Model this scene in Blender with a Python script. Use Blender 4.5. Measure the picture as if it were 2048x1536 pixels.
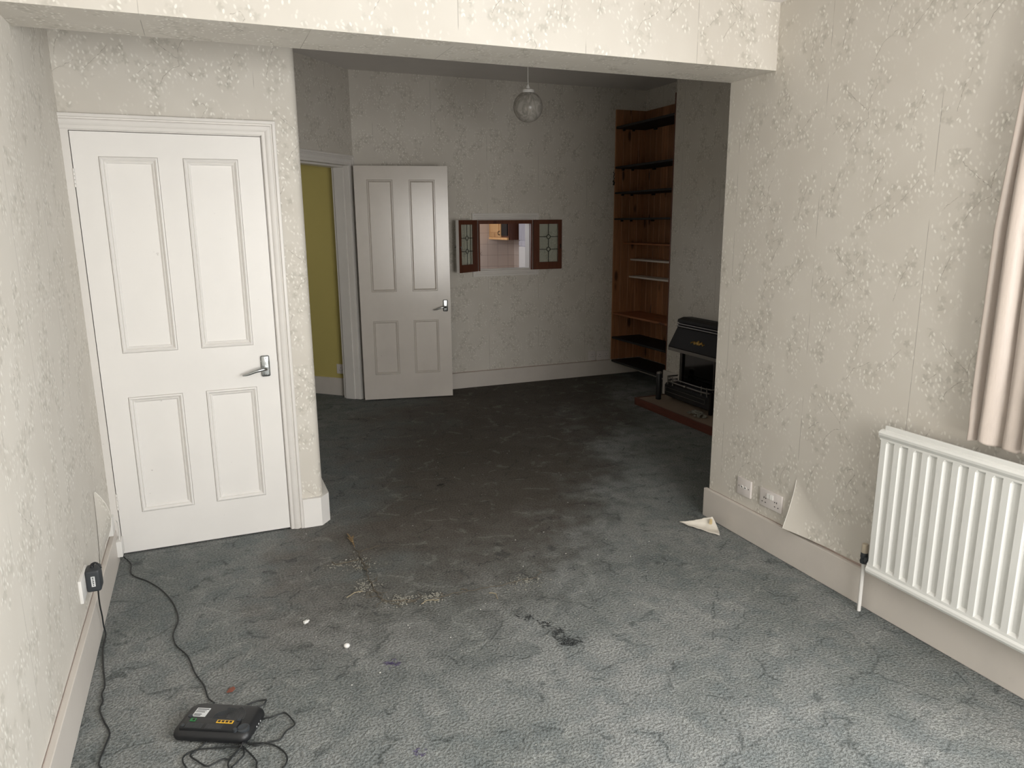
import bpy, bmesh, math, random
from mathutils import Vector, Matrix, noise

# ------------------------------------------------------------------ scene, camera, light
for o in list(bpy.data.objects):
    bpy.data.objects.remove(o, do_unlink=True)
scene = bpy.context.scene
COL = scene.collection
random.seed(7)

cam_data = bpy.data.cameras.new('camera')
cam_data.sensor_width = 36.0
cam_data.lens = 1462.61 / 2048.0 * 36.0
cam_data.clip_start = 0.02
cam_data.clip_end = 100
cam = bpy.data.objects.new('camera', cam_data)
COL.objects.link(cam)
FW = Vector((0.37400937, 0.90221406, -0.21477146))
RT = Vector((0.92309255, -0.38450053, -0.00771296))
UP = Vector((0.08953848, 0.19536921, 0.97663388))
m = Matrix((RT, UP, -FW)).transposed().to_4x4()
m.translation = Vector((0, 0, 1.5737))
cam.matrix_world = m
scene.camera = cam

world = bpy.data.worlds.new('world')
scene.world = world
world.use_nodes = True
wn = world.node_tree
wbg = wn.nodes['Background']
sky = wn.nodes.new('ShaderNodeTexSky')
sky.sky_type = 'NISHITA'
sky.sun_disc = False
sky.sun_elevation = math.radians(35)
sky.sun_rotation = math.radians(200)
wn.links.new(sky.outputs[0], wbg.inputs[0])
wbg.inputs[1].default_value = 0.08
world.cycles.sampling_method = 'NONE'


def area_light(name, loc, target, sx, sy, power, color):
    l = bpy.data.lights.new(name, 'AREA')
    l.shape = 'RECTANGLE'
    l.size, l.size_y = sx, sy
    l.energy = power
    l.color = color
    o = bpy.data.objects.new(name, l)
    COL.objects.link(o)
    o.location = loc
    d = Vector(target) - Vector(loc)
    o.rotation_euler = d.to_track_quat('-Z', 'Y').to_euler()
    return o


# daylight at the windows (behind the camera, right wall and kitchen), plus an added light in the hall
area_light('daylight_front_window', (1.50, -1.06, 1.30), (1.50, 5, 1.30), 1.6, 1.5, 87, (1.0, 0.975, 0.945))
area_light('daylight_side_window', (2.515, 0.70, 1.60), (-3, 0.70, 1.60), 1.4, 1.2, 90, (0.90, 0.955, 1.0))
area_light('hall_added_light', (-0.42, 6.9, 1.7), (1.0, 7.2, 1.2), 0.7, 1.2, 2.2, (1.0, 0.97, 0.9))  # added area light to brighten the hall, no window built there
area_light('daylight_kitchen_window', (1.75, 8.3, 1.7), (3.6, 8.3, 1.3), 1.2, 1.0, 14, (0.93, 0.94, 1.0))

scene.cycles.max_bounces = 8
scene.cycles.diffuse_bounces = 4
scene.cycles.glossy_bounces = 3
vs = scene.view_settings
vs.view_transform = 'Standard'
vs.look = 'None'
vs.exposure = 0.15
vs.gamma = 1.0
vs.use_curve_mapping = False

# ------------------------------------------------------------------ material helpers


def srgb(r, g, b):
    def f(c):
        c /= 255.0
        return c / 12.92 if c <= 0.04045 else ((c + 0.055) / 1.055) ** 2.4
    return (f(r), f(g), f(b), 1.0)


class NT:
    def __init__(self, name):
        self.m = bpy.data.materials.new(name)
        self.m.use_nodes = True
        self.t = self.m.node_tree
        self.bsdf = self.t.nodes['Principled BSDF']
        self.out = self.t.nodes['Material Output']

    def n(self, typ, **kw):
        nd = self.t.nodes.new(typ)
        for k, v in kw.items():
            setattr(nd, k, v)
        return nd

    def put(self, sock, v):
        if isinstance(v, bpy.types.NodeSocket):
            self.t.links.new(v, sock)
        else:
            sock.default_value = v

    def math(self, op, a, b=None, c=None, clamp=False):
        nd = self.n('ShaderNodeMath', operation=op)
        nd.use_clamp = clamp
        self.put(nd.inputs[0], a)
        if b is not None:
            self.put(nd.inputs[1], b)
        if c is not None:
            self.put(nd.inputs[2], c)
        return nd.outputs[0]

    def vmath(self, op, a, b=None, out=0):
        nd = self.n('ShaderNodeVectorMath', operation=op)
        self.put(nd.inputs[0], a)
        if b is not None:
            if op == 'SCALE':
                self.put(nd.inputs['Scale'], b)
            else:
                self.put(nd.inputs[1], b)
        return nd.outputs[1] if op in ('DOT_PRODUCT', 'LENGTH', 'DISTANCE') else nd.outputs[0]

    def ramp(self, v, a, b, lo=0.0, hi=1.0, smooth=True):
        nd = self.n('ShaderNodeMapRange')
        nd.interpolation_type = 'SMOOTHSTEP' if smooth else 'LINEAR'
        self.put(nd.inputs[0], v)
        nd.inputs[1].default_value = a
        nd.inputs[2].default_value = b
        nd.inputs[3].default_value = lo
        nd.inputs[4].default_value = hi
        return nd.outputs[0]

    def mix(self, f, a, b, mode='MIX'):
        nd = self.n('ShaderNodeMix', data_type='RGBA', blend_type=mode)
        self.put(nd.inputs[0], f)
        self.put(nd.inputs[6], a)
        self.put(nd.inputs[7], b)
        return nd.outputs[2]

    def noise(self, vec, scale, detail=2.0, rough=0.5, dist=0.0, dim='3D'):
        nd = self.n('ShaderNodeTexNoise', noise_dimensions=dim)
        if vec is not None:
            self.put(nd.inputs['Vector'], vec)
        nd.inputs['Scale'].default_value = scale
        nd.inputs['Detail'].default_value = detail
        nd.inputs['Roughness'].default_value = rough
        nd.inputs['Distortion'].default_value = dist
        return nd

    def mapping(self, vec, loc=(0, 0, 0), rot=(0, 0, 0), scale=(1, 1, 1)):
        nd = self.n('ShaderNodeMapping')
        self.put(nd.inputs[0], vec)
        nd.inputs[1].default_value = loc
        nd.inputs[2].default_value = rot
        nd.inputs[3].default_value = scale
        return nd.outputs[0]

    def coord(self, which='Object'):
        return self.n('ShaderNodeTexCoord').outputs[which]

    def bump(self, h, strength=0.3, dist=0.002, normal=None):
        nd = self.n('ShaderNodeBump')
        nd.inputs['Strength'].default_value = strength
        nd.inputs['Distance'].default_value = dist
        self.put(nd.inputs['Height'], h)
        if normal is not None:
            self.put(nd.inputs['Normal'], normal)
        return nd.outputs[0]

    def fin(self, color=None, rough=None, metal=None, normal=None, **kw):
        b = self.bsdf.inputs
        if color is not None:
            self.put(b['Base Color'], color)
        if rough is not None:
            self.put(b['Roughness'], rough)
        if metal is not None:
            self.put(b['Metallic'], metal)
        if normal is not None:
            self.put(b['Normal'], normal)
        for k, v in kw.items():
            self.put(b[k], v)
        return self.m


def mat_plain(name, rgb, rough=0.5, metal=0.0, var=0.06, scale=6.0, bumps=0.0, bscale=200.0, **kw):
    t = NT(name)
    co = t.coord()
    n = t.noise(co, scale, 3.0)
    c = srgb(*rgb)
    dark = tuple(x * (1 - var) for x in c[:3]) + (1,)
    lite = tuple(min(1, x * (1 + var)) for x in c[:3]) + (1,)
    col = t.mix(n.outputs[0], dark, lite)
    nr = None
    if bumps:
        nr = t.bump(t.noise(co, bscale, 2.0).outputs[0], bumps, 0.001)
    return t.fin(col, rough, metal, nr, **kw)


# ---- wallpaper: trailing leaf print, repeat 0.53 x 0.625 m, half drop
TWIGS = [[(0.103, 1.454), (0.146, 1.415), (0.187, 1.385), (0.215, 1.363), (0.22, 1.338)],
         [(0.247, 1.453), (0.221, 1.411), (0.215, 1.363)],
         [(0.22, 1.336), (0.185, 1.322), (0.151, 1.288), (0.133, 1.256)],
         [(0.235, 1.328), (0.268, 1.294)],
         [(0.317, 1.16), (0.291, 1.12), (0.273, 1.08), (0.264, 1.037)],
         [(0.317, 1.16), (0.303, 1.183), (0.274, 1.169)],
         [(0.334, 1.019), (0.292, 0.993), (0.257, 0.977), (0.221, 0.918)],
         [(0.101, 1.337), (0.075, 1.318), (0.046, 1.293)],
         [(0.46, 1.40), (0.43, 1.34), (0.415, 1.27)],
         [(0.47, 1.09), (0.43, 1.045), (0.37, 0.99)],
         [(0.10, 1.13), (0.075, 1.07), (0.06, 1.00)]]
REP_W, REP_H, REP_Z0 = 0.53, 0.625, 0.875


def mat_wallpaper():
    t = NT('wallpaper_leaf_print')
    uv = t.coord('UV')
    sep = t.n('ShaderNodeSeparateXYZ')
    t.put(sep.inputs[0], uv)
    U, V = sep.outputs[0], sep.outputs[1]
    colid = t.math('FLOOR', t.math('DIVIDE', U, REP_W))
    lu = t.math('SUBTRACT', U, t.math('MULTIPLY', colid, REP_W))
    vv = t.math('ADD', t.math('SUBTRACT', V, REP_Z0), t.math('MULTIPLY', colid, REP_H * 0.5))
    rowid = t.math('FLOOR', t.math('DIVIDE', vv, REP_H))
    lv = t.math('SUBTRACT', vv, t.math('MULTIPLY', rowid, REP_H))
    cmb = t.n('ShaderNodeCombineXYZ')
    t.put(cmb.inputs[0], lu)
    t.put(cmb.inputs[1], lv)
    wob = t.noise(uv, 60, 1.0, dim='2D')
    P = t.vmath('ADD', cmb.outputs[0], t.vmath('SCALE', t.vmath('SUBTRACT', wob.outputs[1], (0.5, 0.5, 0.5)), 0.008))
    flat = t.n('ShaderNodeVectorMath', operation='MULTIPLY')
    t.put(flat.inputs[0], P)
    flat.inputs[1].default_value = (1, 1, 0)
    P = flat.outputs[0]
    dmin = None
    for line in TWIGS:
        for a, b in zip(line[:-1], line[1:]):
            ax, ay = a[0], a[1] - REP_Z0
            bx, by = b[0], b[1] - REP_Z0
            dx, dy = bx - ax, by - ay
            l2 = dx * dx + dy * dy
            pa = t.vmath('SUBTRACT', P, (ax, ay, 0))
            h = t.math('MULTIPLY', t.vmath('DOT_PRODUCT', pa, (dx / l2, dy / l2, 0)), 1.0, clamp=True)
            nd = t.n('ShaderNodeVectorMath', operation='SCALE')
            nd.inputs[0].default_value = (dx, dy, 0)
            t.put(nd.inputs['Scale'], h)
            dd = t.vmath('DISTANCE', pa, nd.outputs[0])
            dmin = dd if dmin is None else t.math('MINIMUM', dmin, dd)
    twig = t.math('MULTIPLY', t.ramp(dmin, 0.0004, 0.0016, 1.0, 0.0), t.ramp(wob.outputs[0], 0.35, 0.6, 0.25, 1.0))
    nclus = t.noise(uv, 9.0, 1.0, dim='2D').outputs[0]
    near = t.math('SUBTRACT', dmin, t.math('MULTIPLY', t.math('SUBTRACT', nclus, 0.5), 0.26))

    def leaves(cell, ax, ay, tilt, spread, seed):
        vo = t.n('ShaderNodeTexVoronoi', voronoi_dimensions='2D', feature='F1')
        co = t.mapping(uv, loc=(seed, seed * 1.7, 0))
        t.put(vo.inputs['Vector'], co)
        vo.inputs['Scale'].default_value = 1.0 / cell
        off = t.vmath('SUBTRACT', co, vo.outputs['Position'])
        sc = t.n('ShaderNodeSeparateColor')
        t.put(sc.inputs[0], vo.outputs['Color'])
        ang = t.math('MULTIPLY_ADD', sc.outputs[0], spread, tilt)
        rot = t.n('ShaderNodeVectorRotate', rotation_type='Z_AXIS')
        t.put(rot.inputs['Vector'], off)
        t.put(rot.inputs['Angle'], ang)
        return rot.outputs[0], sc.outputs[1], sc.outputs[2]

    # pale satin drop leaves
    off, r1, r2 = leaves(0.021, 0, 0, -0.9, 1.5, 3.1)
    q = t.vmath('LENGTH', t.mapping(off, scale=(1 / 0.0050, 1 / 0.0098, 0)))
    drop = t.math('MULTIPLY', t.ramp(q, 0.40, 1.05, 1.0, 0.0), t.ramp(r1, 0.30, 0.34))
    drop = t.math('MULTIPLY', drop, t.math('MULTIPLY_ADD', r2, 0.7, 0.3))
    pale = t.math('MULTIPLY', drop, t.ramp(near, 0.030, 0.10, 1.0, 0.0))
    # greyer lobed leaves
    off, r1, r2 = leaves(0.036, 0, 0, -1.0, 2.6, 11.3)
    so = t.n('ShaderNodeSeparateXYZ')
    t.put(so.inputs[0], off)
    th = t.math('ARCTAN2', so.outputs[0], so.outputs[1])
    rad = t.math('MULTIPLY_ADD', t.math('ABSOLUTE', t.math('COSINE', t.math('MULTIPLY', th, 2.5))), 0.009, 0.009)
    q = t.math('DIVIDE', t.vmath('LENGTH', t.mapping(off, scale=(1, 1, 0))), rad)
    lob = t.math('MULTIPLY', t.ramp(q, 0.45, 1.25, 1.0, 0.0), t.ramp(r1, 0.35, 0.4))
    lob = t.math('MULTIPLY', lob, t.math('MULTIPLY_ADD', r2, 0.6, 0.4))
    grey = t.math('MULTIPLY', lob, t.ramp(near, 0.02, 0.06, 1.0, 0.0))
    # soft washes behind the print
    wash = t.noise(uv, 4.0, 2.0, dim='2D').outputs[0]
    base = t.mix(wash, srgb(204, 198, 188), srgb(215, 210, 201))
    base = t.mix(t.math('MULTIPLY', t.ramp(near, -0.01, 0.06, 1.0, 0.0), 0.3), base, srgb(197, 191, 180))
    c = t.mix(t.math('MULTIPLY', grey, 0.55), base, srgb(172, 168, 157))
    c = t.mix(t.math('MULTIPLY', pale, 0.85), c, srgb(242, 239, 231))
    c = t.mix(t.math('MULTIPLY', twig, 0.62), c, srgb(124, 116, 104))
    # butt joints between the drops
    e = t.math('MINIMUM', lu, t.math('SUBTRACT', REP_W, lu))
    jm = t.ramp(wash, 0.46, 0.58)
    joint = t.math('MULTIPLY', t.ramp(e, 0.0006, 0.0016, 1.0, 0.0), jm)
    c = t.mix(t.math('MULTIPLY', joint, 0.6), c, srgb(104, 97, 86))
    rough = t.ramp(pale, 0.0, 1.0, 0.62, 0.34, False)
    h = t.math('MULTIPLY', t.noise(uv, 14, 1, dim='2D').outputs[0], 1.6)
    return t.fin(c, rough, 0.0, t.bump(h, 0.25, 0.001))


def mat_carpet():
    t = NT('carpet_pile')
    co = t.coord('Object')
    fine = t.noise(co, 230, 1.0, 0.6, dim='2D').outputs[0]
    tuft = t.noise(co, 105, 0.0, 0.5, dim='2D').outputs[0]
    mid = t.noise(co, 9, 3.0, 0.6, 0.0, dim='2D').outputs[0]
    big = t.noise(co, 2.1, 3.0, 0.55, 0.0, dim='2D').outputs[0]
    base = t.mix(t.ramp(big, 0.3, 0.7), srgb(118, 122, 120), srgb(137, 139, 137))
    base = t.mix(t.ramp(mid, 0.42, 0.68, 0, 0.45), base, srgb(102, 110, 111))
    # worn, soiled walkway through the middle of the two rooms
    sp = t.n('ShaderNodeSeparateXYZ')
    t.put(sp.inputs[0], co)
    wx = t.math('ADD', sp.outputs[0], t.math('MULTIPLY', t.math('SUBTRACT', big, 0.5), 1.4))
    wy = t.math('ADD', sp.outputs[1], t.math('MULTIPLY', t.math('SUBTRACT', mid, 0.5), 0.8))
    cx = t.math('MULTIPLY_ADD', wy, 0.55, -0.75)
    walk = t.math('DIVIDE', t.math('ABSOLUTE', t.math('SUBTRACT', wx, cx)), t.math('MULTIPLY_ADD', wy, 0.22, 0.25))
    dirt = t.math('MULTIPLY', t.ramp(walk, 0.35, 1.15, 1.0, 0.0), t.ramp(wy, 1.9, 3.7))
    base = t.mix(t.math('MULTIPLY', dirt, 0.78), base, srgb(84, 75, 66))
    # crushed-pile creases, their shade and lit tracks painted into the colour
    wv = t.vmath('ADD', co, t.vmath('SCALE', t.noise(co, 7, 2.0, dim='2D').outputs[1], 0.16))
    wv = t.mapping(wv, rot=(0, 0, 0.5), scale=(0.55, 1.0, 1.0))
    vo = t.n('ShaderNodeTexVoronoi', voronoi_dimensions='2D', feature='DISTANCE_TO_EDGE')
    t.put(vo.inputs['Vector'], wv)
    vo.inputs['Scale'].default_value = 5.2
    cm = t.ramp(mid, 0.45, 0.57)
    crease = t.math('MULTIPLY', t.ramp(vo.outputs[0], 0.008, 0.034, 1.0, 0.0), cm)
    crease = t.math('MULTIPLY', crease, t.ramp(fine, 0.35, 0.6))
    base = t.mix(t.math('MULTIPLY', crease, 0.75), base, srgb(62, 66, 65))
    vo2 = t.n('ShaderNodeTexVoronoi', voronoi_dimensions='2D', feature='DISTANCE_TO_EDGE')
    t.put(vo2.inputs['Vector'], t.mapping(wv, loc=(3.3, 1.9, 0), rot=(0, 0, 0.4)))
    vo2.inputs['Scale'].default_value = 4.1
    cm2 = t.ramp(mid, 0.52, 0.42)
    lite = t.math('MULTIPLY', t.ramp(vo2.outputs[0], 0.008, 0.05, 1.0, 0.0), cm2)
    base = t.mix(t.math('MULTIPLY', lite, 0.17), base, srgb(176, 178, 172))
    # spilled stains
    ns = t.noise(co, 38, 2.0, 0.65, dim='2D')
    sv = t.vmath('ADD', co, t.vmath('SCALE', t.vmath('SUBTRACT', ns.outputs[1], (0.5, 0.5, 0.5)), 0.10))
    blk = [(1.058, 2.56, .012), (1.062, 2.521, .018), (1.087, 2.482, .024), (1.134, 2.419, .026), (1.159, 2.343, .034),
           (1.13, 2.31, .026), (1.161, 2.264, .040), (1.20, 2.25, .022), (1.044, 2.26, .010), (1.449, 2.797, .016), (1.019, 3.055, .015),
           (0.657, 2.261, .008), (1.065, 2.327, .010), (0.998, 2.407, .008), (1.23, 4.115, .03), (1.9, 2.2, .014)]
    mk = None
    for x, y, r in blk:
        dd = t.vmath('DISTANCE', sv, (x, y, 0.0))
        k = t.ramp(dd, r * 0.55, r * 1.1, 1.0, 0.0)
        mk = k if mk is None else t.math('MAXIMUM', mk, k)
    mk = t.math('MULTIPLY', mk, t.ramp(fine, 0.28, 0.5))
    base = t.mix(t.math('MULTIPLY', mk, 0.9), base, srgb(26, 28, 30))
    pk = None
    for x, y, r in ((0.495, 2.392, .020), (0.525, 2.388, .016), (0.474, 1.898, .018)):
        k = t.ramp(t.vmath('DISTANCE', sv, (x, y, 0.0)), r * 0.4, r * 1.3, 1.0, 0.0)
        pk = k if pk is None else t.math('MAXIMUM', pk, k)
    base = t.mix(t.math('MULTIPLY', pk, 0.75), base, srgb(66, 50, 96))
    grain = t.ramp(t.math('ADD', t.math('MULTIPLY', fine, 0.6), t.math('MULTIPLY', tuft, 0.4)), 0.32, 0.68, 0.66, 1.30, False)
    g = t.n('ShaderNodeCombineColor')
    for i in range(3):
        t.put(g.inputs[i], grain)
    c = t.mix(1.0, base, g.outputs[0], 'MULTIPLY')
    h = t.math('ADD', t.math('MULTIPLY', fine, 1.0), t.math('MULTIPLY', tuft, 1.2))
    return t.fin(c, 0.95, 0.0, t.bump(h, 0.8, 0.0045), **{'Specular IOR Level': 0.15})


def mat_paint(name, rgb, rough, wear=0.05, brush=0.05):
    t = NT(name)
    co = t.coord()
    n = t.noise(co, 3.0, 4.0, 0.6).outputs[0]
    c0 = srgb(*rgb)
    c1 = tuple(x * (1 - wear) for x in c0[:3]) + (1,)
    c = t.mix(t.ramp(n, 0.35, 0.7), c0, c1)
    spk = t.ramp(t.noise(t.mapping(co, loc=(2, 5, 1)), 26, 4.0, 0.7).outputs[0], 0.70, 0.74)
    c = t.mix(t.math('MULTIPLY', spk, 0.35), c, srgb(110, 102, 92))
    br = t.noise(t.mapping(co, scale=(40, 40, 3)), 6, 2.0).outputs[0]
    return t.fin(c, rough, 0.0, t.bump(t.math('ADD', t.math('MULTIPLY', br, brush), n), 0.12, 0.004))


def mat_wood(name, a, b, knot, rough=0.5, scale=1.0, axis='Z'):
    t = NT(name)
    co = t.coord('Object')
    info = t.n('ShaderNodeObjectInfo').outputs['Random']
    cmb = t.n('ShaderNodeCombineXYZ')
    t.put(cmb.inputs[0], t.math('MULTIPLY', info, 17.0))
    t.put(cmb.inputs[2], t.math('MULTIPLY', info, 31.0))
    co = t.vmath('ADD', co, cmb.outputs[0])
    sc = {'Z': (14, 14, 0.9), 'Y': (14, 0.9, 14), 'X': (0.9, 14, 14)}[axis]
    g = t.noise(t.mapping(co, scale=tuple(s * scale for s in sc)), 3.0, 4.0, 0.6, 1.2).outputs[0]
    c = t.mix(t.ramp(g, 0.3, 0.7), srgb(*a), srgb(*b))
    vo = t.n('ShaderNodeTexVoronoi')
    sk = {'Z': (9, 9, 3.2), 'Y': (9, 3.2, 9), 'X': (3.2, 9, 9)}[axis]
    t.put(vo.inputs['Vector'], t.mapping(co, scale=sk))
    vo.inputs['Scale'].default_value = 1.0
    k = t.ramp(vo.outputs[0], 0.10, 0.24, 1.0, 0.0)
    c = t.mix(t.math('MULTIPLY', k, 0.85), c, srgb(*knot))
    g2 = t.n('ShaderNodeCombineColor')
    for i in range(3):
        t.put(g2.inputs[i], t.math('MULTIPLY_ADD', info, 0.42, 0.76))
    c = t.mix(1.0, c, g2.outputs[0], 'MULTIPLY')
    return t.fin(c, rough, 0.0, t.bump(g, 0.15, 0.002))


def mat_glass(name, tint, fac_gloss=0.12, rough=0.03, diffuse=None, dfac=0.0):
    t = NT(name)
    tr = t.n('ShaderNodeBsdfTransparent')
    tr.inputs[0].default_value = tint
    gl = t.n('ShaderNodeBsdfGlossy')
    gl.inputs['Roughness'].default_value = rough
    lw = t.n('ShaderNodeLayerWeight')
    lw.inputs[0].default_value = 0.5
    mx = t.n('ShaderNodeMixShader')
    t.put(mx.inputs[0], t.math('MULTIPLY_ADD', t.math('POWER', lw.outputs['Facing'], 4.0), 0.5, 0.035 + fac_gloss * 0.5, clamp=True))
    t.put(mx.inputs[1], tr.outputs[0])
    t.put(mx.inputs[2], gl.outputs[0])
    last = mx.outputs[0]
    if diffuse:
        df = t.n('ShaderNodeBsdfDiffuse')
        n = t.noise(t.mapping(t.coord(), scale=(1, 1, 0.5)), 16, 3.0, 0.6, 2.5).outputs[0]
        t.put(df.inputs[0], t.mix(t.ramp(n, 0.35, 0.65), diffuse, tuple(min(1, x * 1.7) for x in diffuse[:3]) + (1,)))
        mx2 = t.n('ShaderNodeMixShader')
        mx2.inputs[0].default_value = dfac
        t.put(mx2.inputs[1], last)
        t.put(mx2.inputs[2], df.outputs[0])
        last = mx2.outputs[0]
    t.put(t.out.inputs[0], last)
    return t.m


def mat_tiles():
    t = NT('kitchen_wall_tiles')
    uv = t.coord('UV')
    br = t.n('ShaderNodeTexBrick')
    t.put(br.inputs['Vector'], uv)
    br.offset = 0.0
    br.inputs['Scale'].default_value = 1.0
    br.inputs['Mortar Size'].default_value = 0.0018
    br.inputs['Brick Width'].default_value = 0.145
    br.inputs['Row Height'].default_value = 0.145
    br.inputs['Color1'].default_value = srgb(214, 196, 182)
    br.inputs['Color2'].default_value = srgb(220, 203, 190)
    br.inputs['Mortar'].default_value = srgb(170, 150, 138)
    n = t.noise(uv, 60, 3.0, 0.7, dim='2D').outputs[0]
    sv = t.vmath('DISTANCE', uv, (3.36, 1.19, 0))
    k = t.math('MULTIPLY', t.ramp(sv, 0.02, 0.07, 1.0, 0.0), t.ramp(n, 0.48, 0.6))
    c = t.mix(t.math('MULTIPLY', k, 0.6), br.outputs[0], srgb(120, 96, 88))
    return t.fin(c, 0.25)


def mat_speck_metal():
    t = NT('satin_chrome')
    co = t.coord()
    n = t.noise(co, 30, 3.0).outputs[0]
    return t.fin(t.mix(n, srgb(168, 172, 174), srgb(205, 208, 208)), t.ramp(n, 0.3, 0.7, 0.16, 0.28), 1.0)


M = {}
M['paper'] = mat_wallpaper()
M['carpet'] = mat_carpet()
M['door_paint'] = mat_paint('door_white_paint', (236, 233, 229), 0.38, 0.03)
M['door2_paint'] = mat_paint('door_gloss_paint', (214, 207, 199), 0.19, 0.06, 0.5)
M['trim_paint'] = mat_paint('trim_gloss_paint', (226, 222, 217), 0.33, 0.05)
M['skirt_paint'] = mat_paint('skirting_paint', (212, 205, 197), 0.42, 0.07)
M['ceiling'] = mat_plain('ceiling_white_emulsion', (232, 228, 224), 0.9, var=0.03, bumps=0.1, bscale=90)
M['yellow'] = mat_plain('hall_yellow_emulsion', (194, 180, 108), 0.8, var=0.03, bumps=0.1, bscale=90)
M['plaster'] = mat_plain('plaster', (196, 188, 178), 0.9, var=0.05)
M['tiles'] = mat_tiles()
M['pine'] = mat_wood('knotty_pine', (140, 95, 64), (164, 115, 79), (66, 38, 22), 0.5)
M['pine_shelf'] = mat_wood('pine_shelf', (140, 86, 54), (164, 106, 68), (80, 42, 24), 0.5, axis='Y')
M['mahogany'] = mat_wood('red_brown_wood', (98, 54, 36), (116, 66, 44), (76, 38, 26), 0.35)
M['kitchen_pine'] = mat_wood('honey_pine', (226, 172, 112), (238, 190, 134), (190, 130, 80), 0.4)
M['kitchen_brown'] = mat_wood('brown_side_panel', (104, 62, 44), (118, 72, 52), (90, 52, 36), 0.5)
M['kitchen_white'] = mat_wood('limed_white_wood', (198, 196, 204), (222, 220, 228), (190, 188, 196), 0.4)
M['black_shelf'] = mat_plain('black_shelf_board', (25, 23, 22), 0.6, var=0.12)
M['white_shelf'] = mat_plain('white_shelf_board', (222, 214, 206), 0.5, var=0.03)
M['black_plastic'] = mat_plain('black_plastic', (30, 31, 33), 0.42, var=0.1)
M['dark_plastic'] = mat_plain('charcoal_plastic', (52, 56, 60), 0.5, var=0.08)
M['ring_grey'] = mat_plain('ridge_black', (62, 64, 66), 0.35, var=0.06)
M['vent_black'] = mat_plain('vent_black', (14, 15, 16), 0.5, var=0.1)
M['cable'] = mat_plain('cable_black', (30, 33, 34), 0.5, var=0.1)
M['white_plastic'] = mat_plain('white_plastic', (228, 226, 222), 0.35, var=0.02)
M['switch_plastic'] = mat_plain('socket_plastic', (222, 215, 211), 0.35, var=0.02)
M['hole'] = mat_plain('dark_slot', (38, 32, 30), 0.7, var=0.1)
M['chrome'] = mat_speck_metal()
M['brass'] = mat_plain('aged_brass', (150, 120, 62), 0.4, 0.9, var=0.25, scale=120)
M['iron'] = mat_plain('black_stove_enamel', (30, 27, 25), 0.5, var=0.1, **{'Specular IOR Level': 0.18})
M['iron_dark'] = mat_plain('matt_black_iron', (22, 21, 21), 0.6, var=0.1)
M['steel'] = mat_plain('dulled_steel', (142, 138, 134), 0.38, 0.85, var=0.1)
M['fire_glass'] = mat_glass('fire_glass', (0.30, 0.29, 0.28, 1), 0.1, 0.08)
M['hearth_tile'] = mat_plain('hearth_tile', (150, 134, 118), 0.55, var=0.1)
M['hearth_edge'] = mat_wood('hearth_red_edging', (88, 48, 38), (102, 58, 46), (74, 38, 30), 0.4, axis='Y')
M['radiator'] = mat_plain('radiator_enamel', (219, 219, 215), 0.33, var=0.03)
M['valve_cap'] = mat_plain('cream_valve_cap', (196, 184, 164), 0.45, var=0.05)
M['globe'] = mat_glass('frosted_globe', (0.90, 0.88, 0.85, 1), 0.06, 0.22, (0.34, 0.325, 0.30, 1), 0.55)
M['pane'] = mat_glass('hatch_pane', (0.93, 0.95, 0.93, 1), 0.02, 0.10)
M['window_glass'] = mat_glass('window_glass', (0.95, 0.97, 0.96, 1), 0.0, 0.01)
M['lead'] = mat_plain('lead_came', (40, 36, 33), 0.5, 0.3, var=0.1)
M['paper_label'] = mat_plain('paper_label', (214, 216, 216), 0.6, var=0.02)
M['ink'] = mat_plain('label_ink', (48, 50, 52), 0.6, var=0.1)
M['green_port'] = mat_plain('green_plastic', (44, 122, 66), 0.4, var=0.05)
M['yellow_port'] = mat_plain('yellow_plastic', (226, 178, 52), 0.4, var=0.05)
M['shard'] = mat_plain('cream_shell', (208, 202, 191), 0.45, var=0.14, scale=40)
M['shard_tab'] = mat_plain('cream_tab', (222, 200, 152), 0.5, var=0.05)
M['straw'] = mat_plain('dry_straw', (156, 144, 118), 0.8, var=0.25, scale=60)
M['vine'] = mat_plain('dry_vine', (96, 88, 76), 0.9, var=0.3, scale=60)
M['dead_leaf'] = mat_plain('dead_leaf', (132, 110, 78), 0.8, var=0.2, scale=60)
M['brown_chip'] = mat_plain('brown_chip', (122, 70, 54), 0.6, var=0.15, scale=80)
M['crumb'] = mat_plain('pale_crumbs', (206, 204, 198), 0.8, var=0.2, scale=90)
M['dust_grey'] = mat_plain('dusty_grey_enamel', (160, 156, 149), 0.6, var=0.08)
M['torn'] = mat_plain('torn_paper_edge', (232, 229, 222), 0.8, var=0.03)
M['gap'] = mat_plain('torn_gap_shade', (168, 150, 140), 0.9, var=0.2, scale=30)  # torn paper edge above the skirting with its shadow line painted in
M['crumb_grey'] = mat_plain('plant_crumbs', (142, 140, 130), 0.9, var=0.6, scale=120)
M['grit'] = mat_plain('grey_grit', (128, 128, 120), 0.9, var=0.4, scale=90)
M['bulb'] = mat_plain('bulb_pearl', (196, 186, 172), 0.4, var=0.1)


def mat_curtain():
    t = NT('curtain_satin')
    co = t.coord()
    w = t.noise(t.mapping(co, scale=(300, 300, 8)), 3, 1.0).outputs[0]
    n = t.noise(co, 40, 3).outputs[0]
    c = t.mix(w, srgb(176, 164, 155), srgb(194, 182, 172))
    return t.fin(c, 0.36, 0.0, t.bump(t.math('ADD', w, t.math('MULTIPLY', n, 0.6)), 0.2, 0.002), **{'Sheen Weight': 0.15})


M['curtain'] = mat_curtain()

# ------------------------------------------------------------------ mesh helpers


def link(o, parent=None):
    COL.objects.link(o)
    if parent is not None:
        o.parent = parent
    return o


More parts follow.
